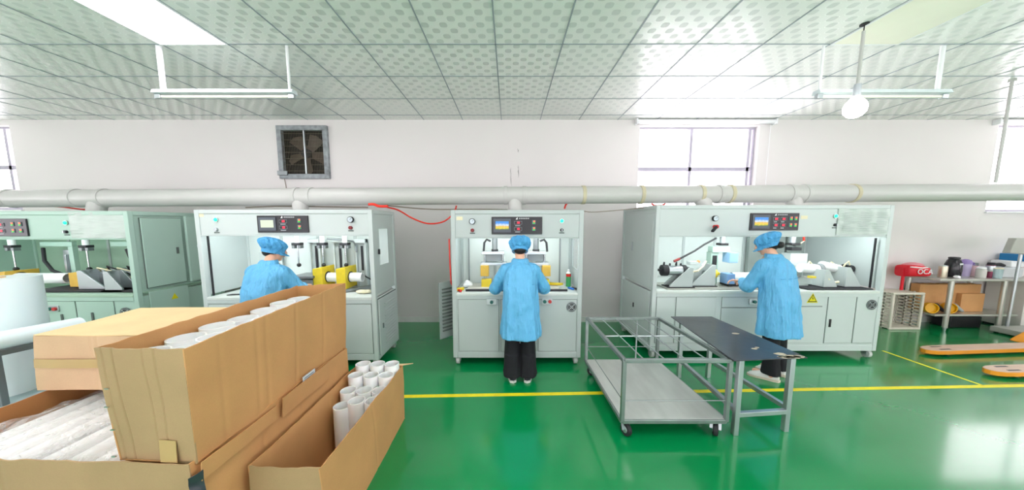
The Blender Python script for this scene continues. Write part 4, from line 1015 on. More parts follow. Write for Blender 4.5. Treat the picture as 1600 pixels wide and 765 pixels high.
def person(label, loc, rz, head_yaw, hands, height=1.52, flare=.11, shoes='dark', hunch=.03, bun=False, cap_visor=True, cr=1.0, hem=.42, lean=0.05, legs=((-.085, 0, 0), (.085, 0, 0)), broad=1.0, head_pitch=25, foot_yaw=(8, -8), cap_shift=0):
    """faces +Y before rotation; hands: local wrist points (left, right) with direction"""
    t = thing('person', loc, label, 'person', rz=rz)
    k = height / 1.52; sh = 1.235 * k; hip = .80 * k
    def L(x, y, z): return Vector((x, y, z))
    # body ------------------------------------------------------------
    b = MB()
    for s, fy in ((-1, legs[0]), (1, legs[1])):
        limb(b, [L(s * .08, 0, hip), L(s * .085 + fy[1] * .3, .015 + fy[2] * .5, .43 * k), L(fy[0], fy[2], .075)], [.078, .052, .034])
        limb(b, [L(fy[0], fy[2] - .02, .05), L(fy[0], fy[2] + .14, .04)], [.03, .025])
    rings = []
    for z, rx, ry, y in ((hip - .06, .13, .10, 0), (hip + .02, .155, .115, 0), (.95 * k, .135, .10, .005), (1.08 * k, .15, .105, .02), (1.18 * k, .165, .10, .03), (sh + .015, .12, .08, .03 + lean), (sh + .05, .055, .055, .04 + lean)):
        rings.append(ell((0, y + (z - hip) * lean, z), rx, ry, 24))
    b.loft(rings)
    neck0 = L(0, .03 + lean * .45, sh + .0); hc = L(0, .075 + lean + hunch, sh + .185)
    limb(b, [neck0, L(0, .05 + lean + hunch * .6, sh + .11)], [.056, .05])
    HR = Matrix.Translation(hc) @ Matrix.Rotation(R(head_yaw), 4, 'Z') @ Matrix.Rotation(-R(head_pitch), 4, 'X')
    def hb(c, r, n=20, m=14):
        q = MB().ball((0, 0, 0), r, n, m); b.add([HR @ (v + Vector(c)) for v in q.v], q.f)
    hb((0, 0, .02), (.072, .088, .09)); hb((0, .03, -.045), (.055, .058, .062)); hb((0, .06, -.085), (.026, .024, .02))
    hb((0, .098, -.015), (.011, .02, .022), 12, 8); hb((0, .088, .01), (.009, .014, .03), 12, 8)
    for s in (-1, 1):
        hb((s * .074, -.002, -.01), (.010, .02, .031), 12, 8); hb((s * .036, .06, -.03), (.022, .022, .022), 12, 8); hb((s * .03, .078, .012), (.015, .01, .009), 10, 6)
    hb((0, .086, -.052), (.022, .011, .007), 12, 8)
    arms = []
    for s, (wr, dr, up, cu) in zip((-1, 1), hands):
        S = L(s * .155 * broad, .02 + lean, sh - .03); wr = Vector(wr); d = wr - S
        # elbow: two-bone solution, dropping down and out
        la, lb = .285 * k, .25 * k; dist = min(d.length, la + lb - .005)
        ca = (la * la + dist * dist - lb * lb) / (2 * la * dist); ca = max(-1, min(1, ca)); h = la * math.sin(math.acos(ca))
        dn = d.normalized(); pole = Vector((s * .8, -.35, -.75)); pole = (pole - dn * pole.dot(dn)).normalized()
        E_ = S + dn * (la * ca) + pole * h
        arms.append((S, E_, wr)); limb(b, [S, E_, wr], [.046, .037, .026]); hand(b, wr, dr, up, curl=cu, thumb_side=-s if Vector(up).z > -.5 else s)
    body = remesh(b.build('body', M_skin, t, org=(0, 0, 0), smooth=0, fix=False), .0042, 4, .5)
    # face marks
    f = MB()
    for s in (-1, 1):
        q = MB().ball((0, 0, 0), (.011, .005, .005), 10, 6); f.add([HR @ (v + Vector((s * .03, .086, .012))) for v in q.v], q.f)
        q = MB().ball((0, 0, 0), (.018, .005, .0035), 10, 6); f.add([HR @ (v + Vector((s * .031, .084, .032))) for v in q.v], q.f)
    f.build('eyes', M_hair, t, org=(0, 0, 0))
    q = MB().ball((0, 0, 0), (.019, .006, .006), 12, 6)
    MB().add([HR @ (v + Vector((0, .095, -.052))) for v in q.v], q.f).build('lips', mat('lip_pink', (190, 110, 104), .5), t, org=(0, 0, 0))
    # hair -------------------------------------------------------------
    h = MB(); q = MB().ball((0, 0, 0), (.079, .085, .09), 24, 16); h.add([HR @ (v + Vector((0, -.016, .018))) for v in q.v], q.f)
    q = MB().ball((0, 0, 0), (.062, .05, .05), 20, 12); h.add([HR @ (v + Vector((0, -.05, -.03))) for v in q.v], q.f)
    h.build('hair', M_hair, t, org=(0, 0, 0), smooth=80)
    if bun:
        q = MB().ball((0, 0, 0), (.062, .042, .036), 24, 14)
        MB().add([HR @ (v * (1 + .06 * noise.noise(v * 60)) + Vector((0, -.1, -.045))) for v in q.v], q.f).build('hair_net_bun', M_hair, t, org=(0, 0, 0), smooth=80)
    # cap --------------------------------------------------------------
    c = MB(); rings = []
    for z, r0_ in ((-.012, .090), (-.002, .102), (.025, .119), (.052, .127), (.080, .121), (.103, .098), (.117, .06), (.122, .015)):
        ring = []
        for i in range(60):
            a = 2 * math.pi * i / 60; r = r0_ * cr; w = .012 * math.sin(a * 13 + z * 30) * (1 if z < .11 else .5) + .008 * math.sin(a * 7 + z * 70)
            rr = r * (1 + w / .1 * (.5 if z < .03 else 1)); ring.append(HR @ Vector((rr * math.cos(a) * .93, rr * math.sin(a) * 1.03 - .014 - (z - .02) * .3, z + .004 * math.sin(a * 5))))
        rings.append(ring)
    c.loft(rings); co = c.build('work_cap', M_cap, t, org=(0, 0, 0), smooth=80); sbm = co.modifiers.new('sub', 'SUBSURF'); sbm.levels = 1; sbm.render_levels = 1
    bd = MB(); rings = []
    for rr, z in ((.086, -.035), (.091, -.035), (.093, .0), (.086, .002)):
        rings.append([HR @ Vector((rr * math.cos(2 * math.pi * i / 40) * .95, rr * math.sin(2 * math.pi * i / 40) * 1.08 - .008, z)) for i in range(40)])
    bd.loft(rings); bd.build('cap_band', M_cap, co, org=(0, 0, 0), smooth=50)
    if cap_visor:
        v_ = MB(); top = []; bot = []
        for i in range(21):
            a = R(20 + 140 * i / 20)
            for kx, rr in enumerate((.082, .135)):
                sq = 1 if kx == 0 else (.62 + .38 * math.sin(a))
                p = Vector((.95 * .088 * math.cos(a) * (1 if kx == 0 else 1.05), (1.05 * .086 if kx == 0 else .145) * math.sin(a) - .004, -.012 - (0 if kx == 0 else .026)))
                top.append(HR @ p); bot.append(HR @ (p - Vector((0, 0, .004))))
        K = len(top); fs = []
        for i in range(20):
            a0 = 2 * i; fs += [(a0, a0 + 1, a0 + 3, a0 + 2), (K + a0, K + a0 + 2, K + a0 + 3, K + a0 + 1), (a0 + 1, K + a0 + 1, K + a0 + 3, a0 + 3)]
        v_.add(top + bot, fs).build('visor', M_cap, co, org=(0, 0, 0), smooth=50)
    # coat -------------------------------------------------------------
    m = MB(); rings = []
    prof = ((hem, .225, .165, 0, .10), (hem + .1, .222, .16, 0, .09), (.70 * k, .212, .155, 0, .075), (.85 * k, .20, .15, 0, .06), (1.0 * k, .192, .14, .005, .05),
            (1.1 * k, .19, .135, .012, .025), (1.17 * k, .186, .13, .02, .012), (sh - .02, .168, .115, .025, .0), (sh + .025, .12, .09, .03, 0), (sh + .055, .07, .07, .035, 0))
    for z, rx, ry, y, fo in prof: rings.append(ell((0, y + (z - hip) * lean - (.012 if z < 1 else 0), z), rx * broad, ry, 72, fold=fo, ph=z * 1.4 + rz))
    m.loft(rings)
    for s, (S, E_, wr) in zip((-1, 1), arms):
        d2 = (wr - E_).normalized(); cuff = wr - d2 * .015
        P = [S + L(-s * .05, 0, .015), S + L(s * .005, 0, -.01), S.lerp(E_, .5), E_ + (E_ - (S + wr) / 2).normalized() * .008, E_.lerp(cuff, .5), cuff]
        limb(m, P, [.065, .078, .068, .066, .058, .046], 20)
        n_ = 5
        for i in range(n_):     # soft sleeve creases around the elbow
            c_ = S.lerp(E_, .62 + .1 * i) if i < 3 else E_.lerp(cuff, .12 * (i - 2)); dv = (E_ - S if i < 3 else cuff - E_).normalized()
            a_ = dv.orthogonal().normalized(); b_ = dv.cross(a_)
            m.path([c_ + (a_ * math.cos(x) + b_ * math.sin(x)) * .058 for x in [2 * math.pi * j / 12 for j in range(13)]], .012, 8)
    # hanging folds down the back and front
    for i in range(9):
        a = R(200 + i * 17.5) + .1 * math.sin(i * 3); x = math.cos(a) * .2 * broad; y = math.sin(a) * .14
        z1 = sh - .18 - .07 * (i % 3)
        m.path([L(x * .86, y * .96 + (z1 - hip) * lean, z1), L(x * .97, y * 1.0 - .012, .8), L(x * 1.08, y * 1.1 - .012, hem + .02)], [.006, .016, .022], 8)
    coat = remesh(m.build('work_coat', M_blue, t, org=(0, 0, 0), smooth=0, fix=False), .0075, 5, .55)
    tex = bpy.data.textures.get('cloth_folds')
    if tex is None: tex = bpy.data.textures.new('cloth_folds', 'CLOUDS'); tex.noise_scale = .14; tex.noise_depth = 2
    dm = coat.modifiers.new('folds', 'DISPLACE'); dm.texture = tex; dm.strength = .022; dm.mid_level = .5; dm.texture_coords = 'LOCAL'
    # creases: vertical seams down the back, a fold across the waist, raglan seams
    for xo in (-.075, .075):
        pass
    # collar
    cl = MB(); rings = []
    for rr, z in ((.066, .045), (.076, .045), (.083, .03), (.087, .004), (.095, .0), (.08, .06), (.07, .075), (.064, .075)):
        rings.append([L(rr * 1.12 * math.cos(2 * math.pi * i / 32), rr * math.sin(2 * math.pi * i / 32) * .95 + .034 + lean * .5 + (z) * .35, sh + z + .012) for i in range(32)])
    cl.loft(rings); cl.build('collar', M_blue, coat, org=(0, 0, 0), smooth=60)
    zs = L(0, 0, 0)
    # back yoke seam
    MB().path([L(-.15 * broad + .3 * broad * i / 12, -.128 - .004 * math.sin(math.pi * i / 12) + .46 * lean + (.03 * abs(i - 6) / 6) ** 1.2, sh - .16) for i in range(13)], .0035, 6).build('back_seam', M_blue_seam, coat, org=(0, 0, 0))
    # trousers ----------------------------------------------------------
    pt = MB()
    for s, fy in ((-1, legs[0]), (1, legs[1])):
        limb(pt, [L(s * .07, 0, hip + .03), L(s * .085 + fy[1] * .3, .012 + fy[2] * .5, .45 * k), L(fy[0], fy[2] - .01, .15)], [.095, .078, flare * .78])
        rings = [ell((fy[0], fy[2] - .01, z), r * .85, r * 1.05, 20, fold=.05, ph=z * 9) for z, r in ((.07, flare), (.17, flare * .88), (.3, flare * .76))]
        pt.loft(rings)
    remesh(pt.build('trousers', M_pants, t, org=(0, 0, 0), smooth=0, fix=False), .007, 3, .5)
    # shoes --------------------------------------------------------------
    for s, fy, yw in ((-1, legs[0], foot_yaw[0]), (1, legs[1], foot_yaw[1])):
        Mx = Matrix.Translation((fy[0], fy[2], 0)) @ Matrix.Rotation(R(yw), 4, 'Z')
        def outline(g=0): return [(.030 + g, -.075), (.04 + g, -.02), (.036 + g, .04), (.046 + g, .10), (.042 + g, .15), (.022 + g, .18 + g), (-.012 - g, .183 + g), (-.036 - g, .155), (-.042 - g, .10), (-.034 - g, .03), (-.036 - g, -.03), (-.028 - g, -.08), (0, -.094 - g)]
        so = MB(); pr_ = outline(.004)
        so.add([Mx @ Vector((x, y, 0)) for x, y in pr_] + [Mx @ Vector((x, y, .026 if y < .05 else .02)) for x, y in pr_], [tuple(range(12, -1, -1)), tuple(range(13, 26))] + [(i, (i + 1) % 13, 13 + (i + 1) % 13, 13 + i) for i in range(13)])
        up = MB(); rr = []
        for z, kx, y0, y1 in ((.02, 1.0, -.09, .18), (.04, .97, -.09, .165), (.06, .85, -.088, .11), (.085, .72, -.083, .05), (.105, .66, -.078, .02)):
            rr.append([Mx @ Vector((x * kx, y0 + (y + .094) / .277 * (y1 - y0), z)) for x, y in outline()])
        up.loft(rr)
        sh_o = up.build('shoe', M_shoe_w if shoes == 'white' else M_shoe_d, t, org=(0, 0, 0), smooth=80, bevel=.004)
        so.build('sole', M_sole if shoes == 'white' else M_sole_w, sh_o, org=(0, 0, 0), smooth=40)
        la_ = MB()
        for i in range(4): la_.path([Mx @ Vector((-.02, .035 + .022 * i, .083 - .012 * i)), Mx @ Vector((0, .038 + .022 * i, .089 - .012 * i)), Mx @ Vector((.02, .035 + .022 * i, .083 - .012 * i))], .003, 6)
        la_.build('laces', M_white if shoes == 'dark' else M_shoe_w, sh_o, org=(0, 0, 0))
    return t

# middle worker, seen from behind
person('person in blue coat and dark flared trousers standing with back to us at middle machine', (.115, 3.16, 0), 0, 0,
       [((-.15, .36, .98), (.25, .95, -.15), (0, .2, 1), .45), ((.14, .36, .98), (-.25, .95, -.15), (0, .2, 1), .45)], height=1.50, flare=.118, shoes='dark', cap_visor=False, hem=.49, broad=.93)
# left worker, turned slightly right
person('person in blue coat behind the brown boxes working at left machine', (-2.47, 3.02, 0), R(-8), -38,
       [((-.18, .38, 1.0), (.2, .95, -.1), (0, .2, 1), .4), ((.12, .36, .99), (-.3, .9, -.1), (0, .2, 1), .4)], height=1.5, flare=.09, shoes='dark', cap_visor=True, cr=.93, broad=1.08, head_pitch=15)
# right worker, turned left, white shoes
person('person in blue coat and white shoes reaching left at widest machine', (2.91, 3.24, 0), R(20), 30,
       [((-.03, .36, 1.0), (-.45, .85, .0), (.2, -.1, 1), .55), ((.13, .36, .98), (-.7, .7, 0), (0, 0, 1), .5)], height=1.555, flare=.085, shoes='white', bun=True, cap_visor=True, hem=.48, cr=.9, broad=1.02,
       legs=((-.13, 0, -.05), (.09, 0, .0)), head_pitch=22, foot_yaw=(28, 18))

# ------------------------------------------------------------------ trolley
def trolley():
    z0, z1 = .135, .63
    A = W(979, 563, 2.27); B = W(1143, 563, 2.27)
    # near edge along X at Yn ; far edge at Yf
    nl = Vector((.885, 2.25, 0)); nr = Vector((1.70, 2.25, 0)); fl = Vector((.865, 3.30, 0)); fr = Vector((1.66, 3.30, 0))
    t = thing('wire_rack_trolley', ((nl + fr) / 2), 'galvanised steel trolley with open wire top and sheet-metal deck', 'trolley')
    s = .03
    for nm, p in (('post', nl), ('post', nr), ('post', fl), ('post', fr)):
        MB().beam(p + Vector((0, 0, z0)), p + Vector((0, 0, z1)), s, s).build(nm, M_steel, t, bevel=.003)
    for z, nm in ((z1, 'top_rail'), (z0, 'deck_rail')):
        for a, b in ((nl, nr), (nr, fr), (fr, fl), (fl, nl)):
            MB().beam(a + Vector((0, 0, z)), b + Vector((0, 0, z)), s, s).build(nm, M_steel, t, bevel=.003)
    mb = MB(); a, b, c, d = [p + Vector((0, 0, z0 + .016)) for p in (nl, nr, fr, fl)]
    mb.add([a, b, c, d] + [p + Vector((0, 0, .004)) for p in (a, b, c, d)], [(3, 2, 1, 0), (4, 5, 6, 7)] + [(i, (i + 1) % 4, 4 + (i + 1) % 4, 4 + i) for i in range(4)])
    mb.build('deck', mat('deck_zinc', (206, 208, 204), .32, metal=.4, var=.2, vscale=4, stretch=(2, .5, 1)), t)
    for i in range(1, 5):
        u = i / 5; p = nl.lerp(nr, u); q = fl.lerp(fr, u)
        MB().cyl(p + Vector((0, 0, z1 - .004)), q + Vector((0, 0, z1 - .004)), .005, n=8).build('top_wire', M_alu, t)
    p = nl.lerp(fl, .52); q = nr.lerp(fr, .52); MB().cyl(p + Vector((0, 0, z1 - .012)), q + Vector((0, 0, z1 - .012)), .007, n=8).build('cross_bar', M_alu, t)
    for a, b in ((nl, nr), (fl, fr), (nl, fl)):
        MB().cyl(a + Vector((0, 0, z0 + .17)), b + Vector((0, 0, z0 + .17)), .004, n=8).build('side_wire', M_steel, t)
    mid = fr.lerp(fl, .3); MB().cyl(mid + Vector((0, 0, z0)), mid + Vector((0, 0, z1)), .008).build('rear_strut', M_alu, t)
    for p, ang in ((nl, 20), (nr, -30), (fl, 70), (fr, 10)):
        x, y = p.x + (.04 if p in (nl, fl) else -.05), p.y + (.04 if p.y < 3 else -.05); r = .052
        c = MB().box(x - .04, x + .04, y - .04, y + .04, z0 - .022, z0 - .015).build('caster', M_alu, t, bevel=.002)
        dv = Vector((math.cos(R(ang)), math.sin(R(ang)), 0))
        MB().beam(Vector((x, y, z0 - .02)) - dv * .024, Vector((x, y, .05)) - dv * .024 + dv.cross(Vector((0, 0, 1))) * .015, .03, .004).beam(Vector((x, y, z0 - .02)) + dv * .024, Vector((x, y, .05)) + dv * .024 + dv.cross(Vector((0, 0, 1))) * .015, .03, .004).build('fork', M_alu, c)
        cc = Vector((x, y, r)) + dv.cross(Vector((0, 0, 1))) * .015
        w = MB().cyl(cc - dv * .017, cc + dv * .017, r, n=28).build('tyre', M_dark, c, bevel=.006)
        MB().cyl(cc - dv * .019, cc + dv * .019, r * .55, n=20).build('hub', M_alu, c, bevel=.003)
trolley()

# ------------------------------------------------------------------ work table
def work_table():
    z1 = .66
    nl = WZ(1147, 563, z1); nr = WZ(1262, 558, z1); fl = WZ(1048, 494, z1); fr = WZ(1112, 494, z1)
    t = thing('work_table', ((nl + nr + fl + fr) / 4) * 1, 'steel work table with stained dark top beside the trolley', 'table'); t.location.z = 0
    q = [nl, nr, fr, fl]; mb = MB()
    mb.add([p - Vector((0, 0, .008)) for p in q] + [p + Vector((0, 0, 0)) for p in q], [(3, 2, 1, 0), (4, 5, 6, 7)] + [(i, (i + 1) % 4, 4 + (i + 1) % 4, 4 + i) for i in range(4)])
    mb.build('tabletop', M_tabletop, t, bevel=.002)
    # worn light patches flaking at the rim
    mb = MB(); random.seed(11)
    for i in range(9):
        c = nl.lerp(nr, .45 + .5 * random.random()).lerp(fl.lerp(fr, .75), random.random() ** 2 * .9) if i > 3 else nl.lerp(nr, .7 + .07 * i)
        r_ = random.uniform(.008, .03); n_ = 9
        pts = [(c.x + r_ * (1 + .5 * random.random()) * 1.6 * math.cos(2 * math.pi * k / n_), c.y + .02 + r_ * (1 + .4 * random.random()) * math.sin(2 * math.pi * k / n_)) for k in range(n_)]
        mb.prism(pts, 'z', z1 + .0002, z1 + .0008)
    mb.build('flaked_patches', mat('flaked_paint', (188, 178, 158), .6), t)
    L1 = WZ(1155, 672, 0); L2 = WZ(1237, 668, 0)
    legs = [Vector((L1.x, L1.y, 0)), Vector((L2.x, L2.y, 0)), Vector((fl.x + .10, fl.y - .1, 0)), Vector((fr.x - .05, fr.y - .1, 0))]
    tops = [nl + Vector((.05, .05, 0)), nr + Vector((-.13, .05, 0)), fl + Vector((.06, -.06, 0)), fr + Vector((-.05, -.06, 0))]
    for a, b in zip(legs, tops):
        MB().beam(Vector((b.x, b.y, 0)) * .5 + a * .5, Vector((b.x, b.y, z1 - .03)) * .5 + Vector((a.x, a.y, z1 - .03)) * .5, .038, .038, up=(0, 1, 0)).build('leg', M_alu, t, bevel=.003)
    C = [Vector(((a.x + b.x) / 2, (a.y + b.y) / 2, 0)) for a, b in zip(legs, tops)]
    for i, j in ((0, 1), (2, 3), (0, 2), (1, 3)): MB().beam(C[i] + Vector((0, 0, z1 - .025)), C[j] + Vector((0, 0, z1 - .025)), .032, .034).build('apron_rail', M_alu, t, bevel=.002)
    for i, j, z in ((0, 1, .17), (2, 3, .2), (0, 2, .2), (1, 3, .2)): MB().beam(C[i] + Vector((0, 0, z)), C[j] + Vector((0, 0, z)), .034, .036).build('stretcher', M_alu, t, bevel=.002)
work_table()

# ------------------------------------------------------------------ cartons
def carton(name, label, base, top, z0, z1, m, th=.006, parts=True, amp=.012, mats_=None, skip=(), creases=None, seed=1, lid=False, edge=.006):
    """base/top: four (x,y) corners: near-left, near-right, far-right, far-left"""
    cx = sum(p[0] for p in base) / 4; cy = sum(p[1] for p in base) / 4
    t = thing(name, (cx, cy, z0), label, 'box')
    B_ = [Vector((p[0], p[1], z0)) for p in base]; T_ = [Vector((p[0], p[1], z1)) for p in top]
    nm = ['front_panel', 'right_panel', 'back_panel', 'left_panel']
    ps = []
    for i in range(4):
        if i in skip: continue
        j = (i + 1) % 4
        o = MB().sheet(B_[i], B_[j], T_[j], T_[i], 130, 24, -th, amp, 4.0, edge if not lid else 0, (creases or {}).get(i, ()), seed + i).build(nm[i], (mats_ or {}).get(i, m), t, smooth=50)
        ps.append(o)
    MB().add([p + Vector((0, 0, .002)) for p in B_] + [p + Vector((0, 0, .006)) for p in B_], [(3, 2, 1, 0), (4, 5, 6, 7)] + [(i, (i + 1) % 4, 4 + (i + 1) % 4, 4 + i) for i in range(4)]).build('bottom_panel', m, t)
    if lid:
        MB().sheet(T_[0], T_[1], T_[2], T_[3], 16, 16, .005, .006, 3, 0, (), seed).build('top_panel', M_card_l, t)
    return t, ps

# big lower carton with film-wrapped goods
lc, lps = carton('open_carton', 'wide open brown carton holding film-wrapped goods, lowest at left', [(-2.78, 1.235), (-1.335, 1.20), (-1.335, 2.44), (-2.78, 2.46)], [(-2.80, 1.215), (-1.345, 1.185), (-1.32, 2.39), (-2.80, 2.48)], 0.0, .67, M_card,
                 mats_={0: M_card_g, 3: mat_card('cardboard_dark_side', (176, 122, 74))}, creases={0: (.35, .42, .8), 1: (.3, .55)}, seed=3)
# notch and raised flap pieces along the right side
MB().sheet((-1.318, 1.20, .58), (-1.318, 1.62, .58), (-1.318, 1.62, .655), (-1.31, 1.20, .665), 10, 4, .005, .006).build('outer_flap', M_card, lc)
MB().sheet((-1.315, 1.66, .56), (-1.315, 2.12, .56), (-1.31, 2.12, .68), (-1.305, 1.66, .68), 10, 4, .005, .006).build('outer_flap', M_card, lc)
o = MB().box(-1.322, -1.318, 1.86, 1.98, .645, .70).build('shipping_label', mat('paper_label', (214, 220, 228), .5), lc)
mb = MB()
for i in range(3): mb.box(-1.3178, -1.3172, 1.87, 1.965, .655 + i * .014, .660 + i * .014)
mb.build('print_lines', M_grey, o)

def wrapped_bundle(x0, x1, y0, y1, z0, z1, label, seed):
    t = thing('film_wrapped_bundle', ((x0 + x1) / 2, (y0 + y1) / 2, z0), label, 'wrapped goods')
    n_ = 4; w = (x1 - x0) / n_
    for i in range(n_):
        r_ = w / 2 * .94; MB().cyl((x0 + w * (i + .5), y0 + .03, z1 - r_ - .02), (x0 + w * (i + .5), y1 - .03, z1 - r_ - .02), r_, n=28).build('white_roll', M_white, t)
    MB().box(x0 + .01, x1 - .01, y0 + .01, y1 - .01, z0, z1 - .08).build('foam_block', M_white, t, bevel=.01)
    NX, NY = 70, 70; top = []; 
    for j in range(NY + 1):
        for i in range(NX + 1):
            u = i / NX; v = j / NY; x = x0 - .01 + (x1 - x0 + .02) * u; y = y0 - .01 + (y1 - y0 + .02) * v
            q = Vector((x * 5 + seed, y * 2.2, seed)); d = min(u, 1 - u, v, 1 - v)
            z = z1 + .006 + .03 * noise.noise(q) + .03 * abs(noise.noise(q * 2.5)) + .012 * noise.noise(Vector((x * 24, y * 18, seed))) - (.08 * max(0, 1 - d / .06) ** 2)
            top.append((x, y, max(z, z1 - .09)))
    mb = MB(); mb.add(top, [(j * (NX + 1) + i, j * (NX + 1) + i + 1, (j + 1) * (NX + 1) + i + 1, (j + 1) * (NX + 1) + i) for j in range(NY) for i in range(NX)])
    mb.build('clear_film', M_film, t, smooth=180)
wrapped_bundle(-2.72, -2.28, 1.26, 2.38, .02, .60, 'left bundle of white rolls under crumpled clear film', 2)
wrapped_bundle(-2.24, -1.72, 1.26, 1.95, .02, .60, 'right bundle of white rolls under crumpled film in front of boxes', 7)
tag(MB().box(-1.69, -1.37, 1.24, 2.36, .02, .65).build('filled_carton', M_card, org=(-1.5, 1.8, .02), bevel=.006), 'plain brown carton under the tube box, mostly hidden', 'box')

# upright tube carton on top
BASE = [(-1.69, 1.225), (-1.335, 1.205), (-1.345, 2.42), (-1.70, 2.40)]
TOP = [(-1.675, 1.185), (-1.302, 1.172), (-1.375, 2.53), (-1.71, 2.42)]
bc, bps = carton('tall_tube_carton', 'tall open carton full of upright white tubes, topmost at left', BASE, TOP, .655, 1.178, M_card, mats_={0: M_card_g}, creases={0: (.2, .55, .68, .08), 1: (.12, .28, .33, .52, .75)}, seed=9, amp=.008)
MB().obox((-1.44, 1.196, .72), (.07, .002, .10), (0, .05, 0)).build('tape_patch', M_tape, bc)
for k_, z_ in enumerate((.70, .82, .92, 1.0)): MB().box(-1.672 + .012 * (k_ % 2), -1.655 + .012 * (k_ % 2), 1.19 - .003, 1.192, z_, z_ + .005).build('staple', M_chrome, bc)
tube0 = MB().tube((0, 0, 0), (0, 0, .445), .074, .068, 40).build('plastic_tube', M_tube, org=(0, 0, 0)); tag(tube0, 'white upright tube packed in the tall carton', 'tube', 'tubes in the tall carton')
first = True
for j in range(7):
    for i in range(2):
        o = tube0 if first else tube0.copy()
        if not first: COL.objects.link(o)
        first = False
        o['label'] = 'tube %s, %s row of the tall carton' % (('at the near end', 'second from near end', 'third from near end', 'in the middle', 'third from far end', 'second from far end', 'at the far end')[j], ('left', 'right')[i]) if False else 'white tube %s of the %s row in tall carton' % (('at near end', 'second from near end', 'third from near end', 'at the middle', 'third from far end', 'second from far end', 'at far end')[j], ('left', 'right')[i])
        o.location = (-1.606 + i * .151, 1.305 + j * .163, .664 + .006 * ((i + j) % 3))

# closed carton
cc_, _ = carton('sealed_carton', 'sealed pale brown carton with tape band, behind the tall tube carton', [(-2.84, 1.745), (-2.04, 1.745), (-2.04, 2.33), (-2.88, 2.33)], [(-2.77, 1.72), (-2.04, 1.72), (-2.04, 2.33), (-2.84, 2.30)], .68, 1.025, M_card_t, lid=True, creases={0: (.45, .5)}, seed=5, amp=.008)
MB().sheet((-2.80, 1.722, .83), (-2.04, 1.722, .83), (-2.04, 1.718, .885), (-2.79, 1.718, .885), 24, 3, .001, .004, 6).build('parcel_tape', M_tape, cc_)
for i in range(3):
    pass
# things on top of the sealed carton, beyond it
def jug(p, label, s=1):
    t = thing('measuring_cup', p, label, 'cup')
    MB().lathe(p, [(.05 * s, 0), (.062 * s, .02), (.066 * s, .06), (.06 * s, .06), (.055 * s, .012)]).build('cup_body', M_white, t)
    MB().path([Vector(p) + Vector((-.06 * s, 0, .05)), Vector(p) + Vector((-.1 * s, 0, .04)), Vector(p) + Vector((-.1 * s, 0, .015)), Vector(p) + Vector((-.055 * s, 0, .01))], .007).build('handle', M_white, t)
# open flat carton in front (third)
F0 = [(-1.295, 1.40), (-.905, 1.40), (-.905, 2.485), (-1.295, 2.50)]
F1 = [(-1.298, 1.40), (-.935, 1.385), (-.905, 2.49), (-1.298, 2.555)]
fc, _ = carton('long_open_carton', 'long open carton on the floor half filled with white tubes', F0, F1, 0.0, .475, M_card, mats_={0: M_card_g}, creases={1: (.5,), 3: (.4,)}, seed=13, amp=.01)
MB().sheet((-1.30, 2.50, .45), (-.92, 2.50, .47), (-.86, 2.62, .43), (-1.24, 2.64, .40), 8, 5, .005, .004).build('far_flap', M_card_l, fc)
tube1 = MB().tube((0, 0, 0), (0, 0, .445), .058, .052, 36).build('plastic_tube', M_tube, org=(0, 0, 0)); tag(tube1, 'white tube standing in far end of long open carton', 'tube', 'tubes in the long open carton')
grid = []
for row, (yy, zt) in enumerate(((2.425, .525), (2.305, .49), (2.185, .43), (2.065, .42))):
    for col in range(3):
        if row == 3 and col == 0: continue
        grid.append((-1.212 + col * .119, yy, zt, ('left', 'middle', 'right')[col], ('farthest', 'second', 'third', 'nearest full')[row]))
grid.append((-1.19, 2.05, .39, None, None))
for k_, (x, y, zt, cn, rn) in enumerate(grid):
    o = tube1 if k_ == 0 else tube1.copy()
    if k_: COL.objects.link(o)
    o.location = (x, y, zt - .445 + .0); o.scale = (1, 1, 1)
    if zt < .45:
        o.location = (x, y, .008); o.scale = (1, 1, (zt - .008) / .445)
    else: o.location = (x, y, zt - .446)
    o['label'] = ('short white tube standing apart, nearest in long open carton' if cn is None else '%s white tube in the %s row of long open carton' % (cn, rn))
# black plastic bag sheet pinched between cartons
tag(MB().sheet((-1.338, 1.185, .36), (-1.318, 1.225, .36), (-1.312, 1.20, .64), (-1.345, 1.17, .62), 8, 20, .003, .02, 18).build('black_plastic_bag', mat('black_film', (60, 64, 72), .15), org=(-1.33, 1.2, .4)), 'crumpled dark plastic bag squeezed between the cartons', 'bag')

# ------------------------------------------------------------------ film rolls at the left edge
def roll_rack():
    t = thing('roll_rack', (-3.75, 2.05, 0), 'low grey steel rack under the white film rolls', 'rack')
    z = .40
    MB().box(-4.6, -2.92, 1.75, 2.85, z - .03, z).build('shelf', mat('shelf_grey', (150, 170, 172), .5), t, bevel=.004)
    for x in (-4.57, -2.98):
        for y in (1.8, 2.7): MB().box(x - .02, x + .02, y - .02, y + .02, 0, z - .03).build('leg', M_grey, t, bevel=.003)
roll_rack()
def film_roll(label, p0, p1, r, core=.03):
    p0 = Vector(p0); p1 = Vector(p1)
    t = thing('film_roll', (p0 + p1) / 2, label, 'roll')
    MB().tube(p0, p1, r, core + .004, 48).build('wound_film', M_roll, t, smooth=50)
    d = (p1 - p0).normalized() * .01
    MB().tube(p0 - d, p1 + d, core + .004, core, 24).build('core', M_card_l, t)
p = W(8, 520, 2.35)
film_roll('tall thick white film roll standing at left edge', (-4.27, 2.52, .40), (-4.27, 2.52, 1.225), .205)
film_roll('shorter white film roll standing in front of tall one at left edge', (-3.85, 2.22, .40), (-3.85, 2.22, .78), .17)
a = W(-70, 545, 1.9); b = W(125, 507, 2.45)
film_roll('horizontal white film roll lying across at left edge', a, b, .062)
t = thing('roll_cradle', (-3.3, 2.15, 0), 'dark steel bar carrying the horizontal white film roll', 'rack')
dv = (b - a).normalized()
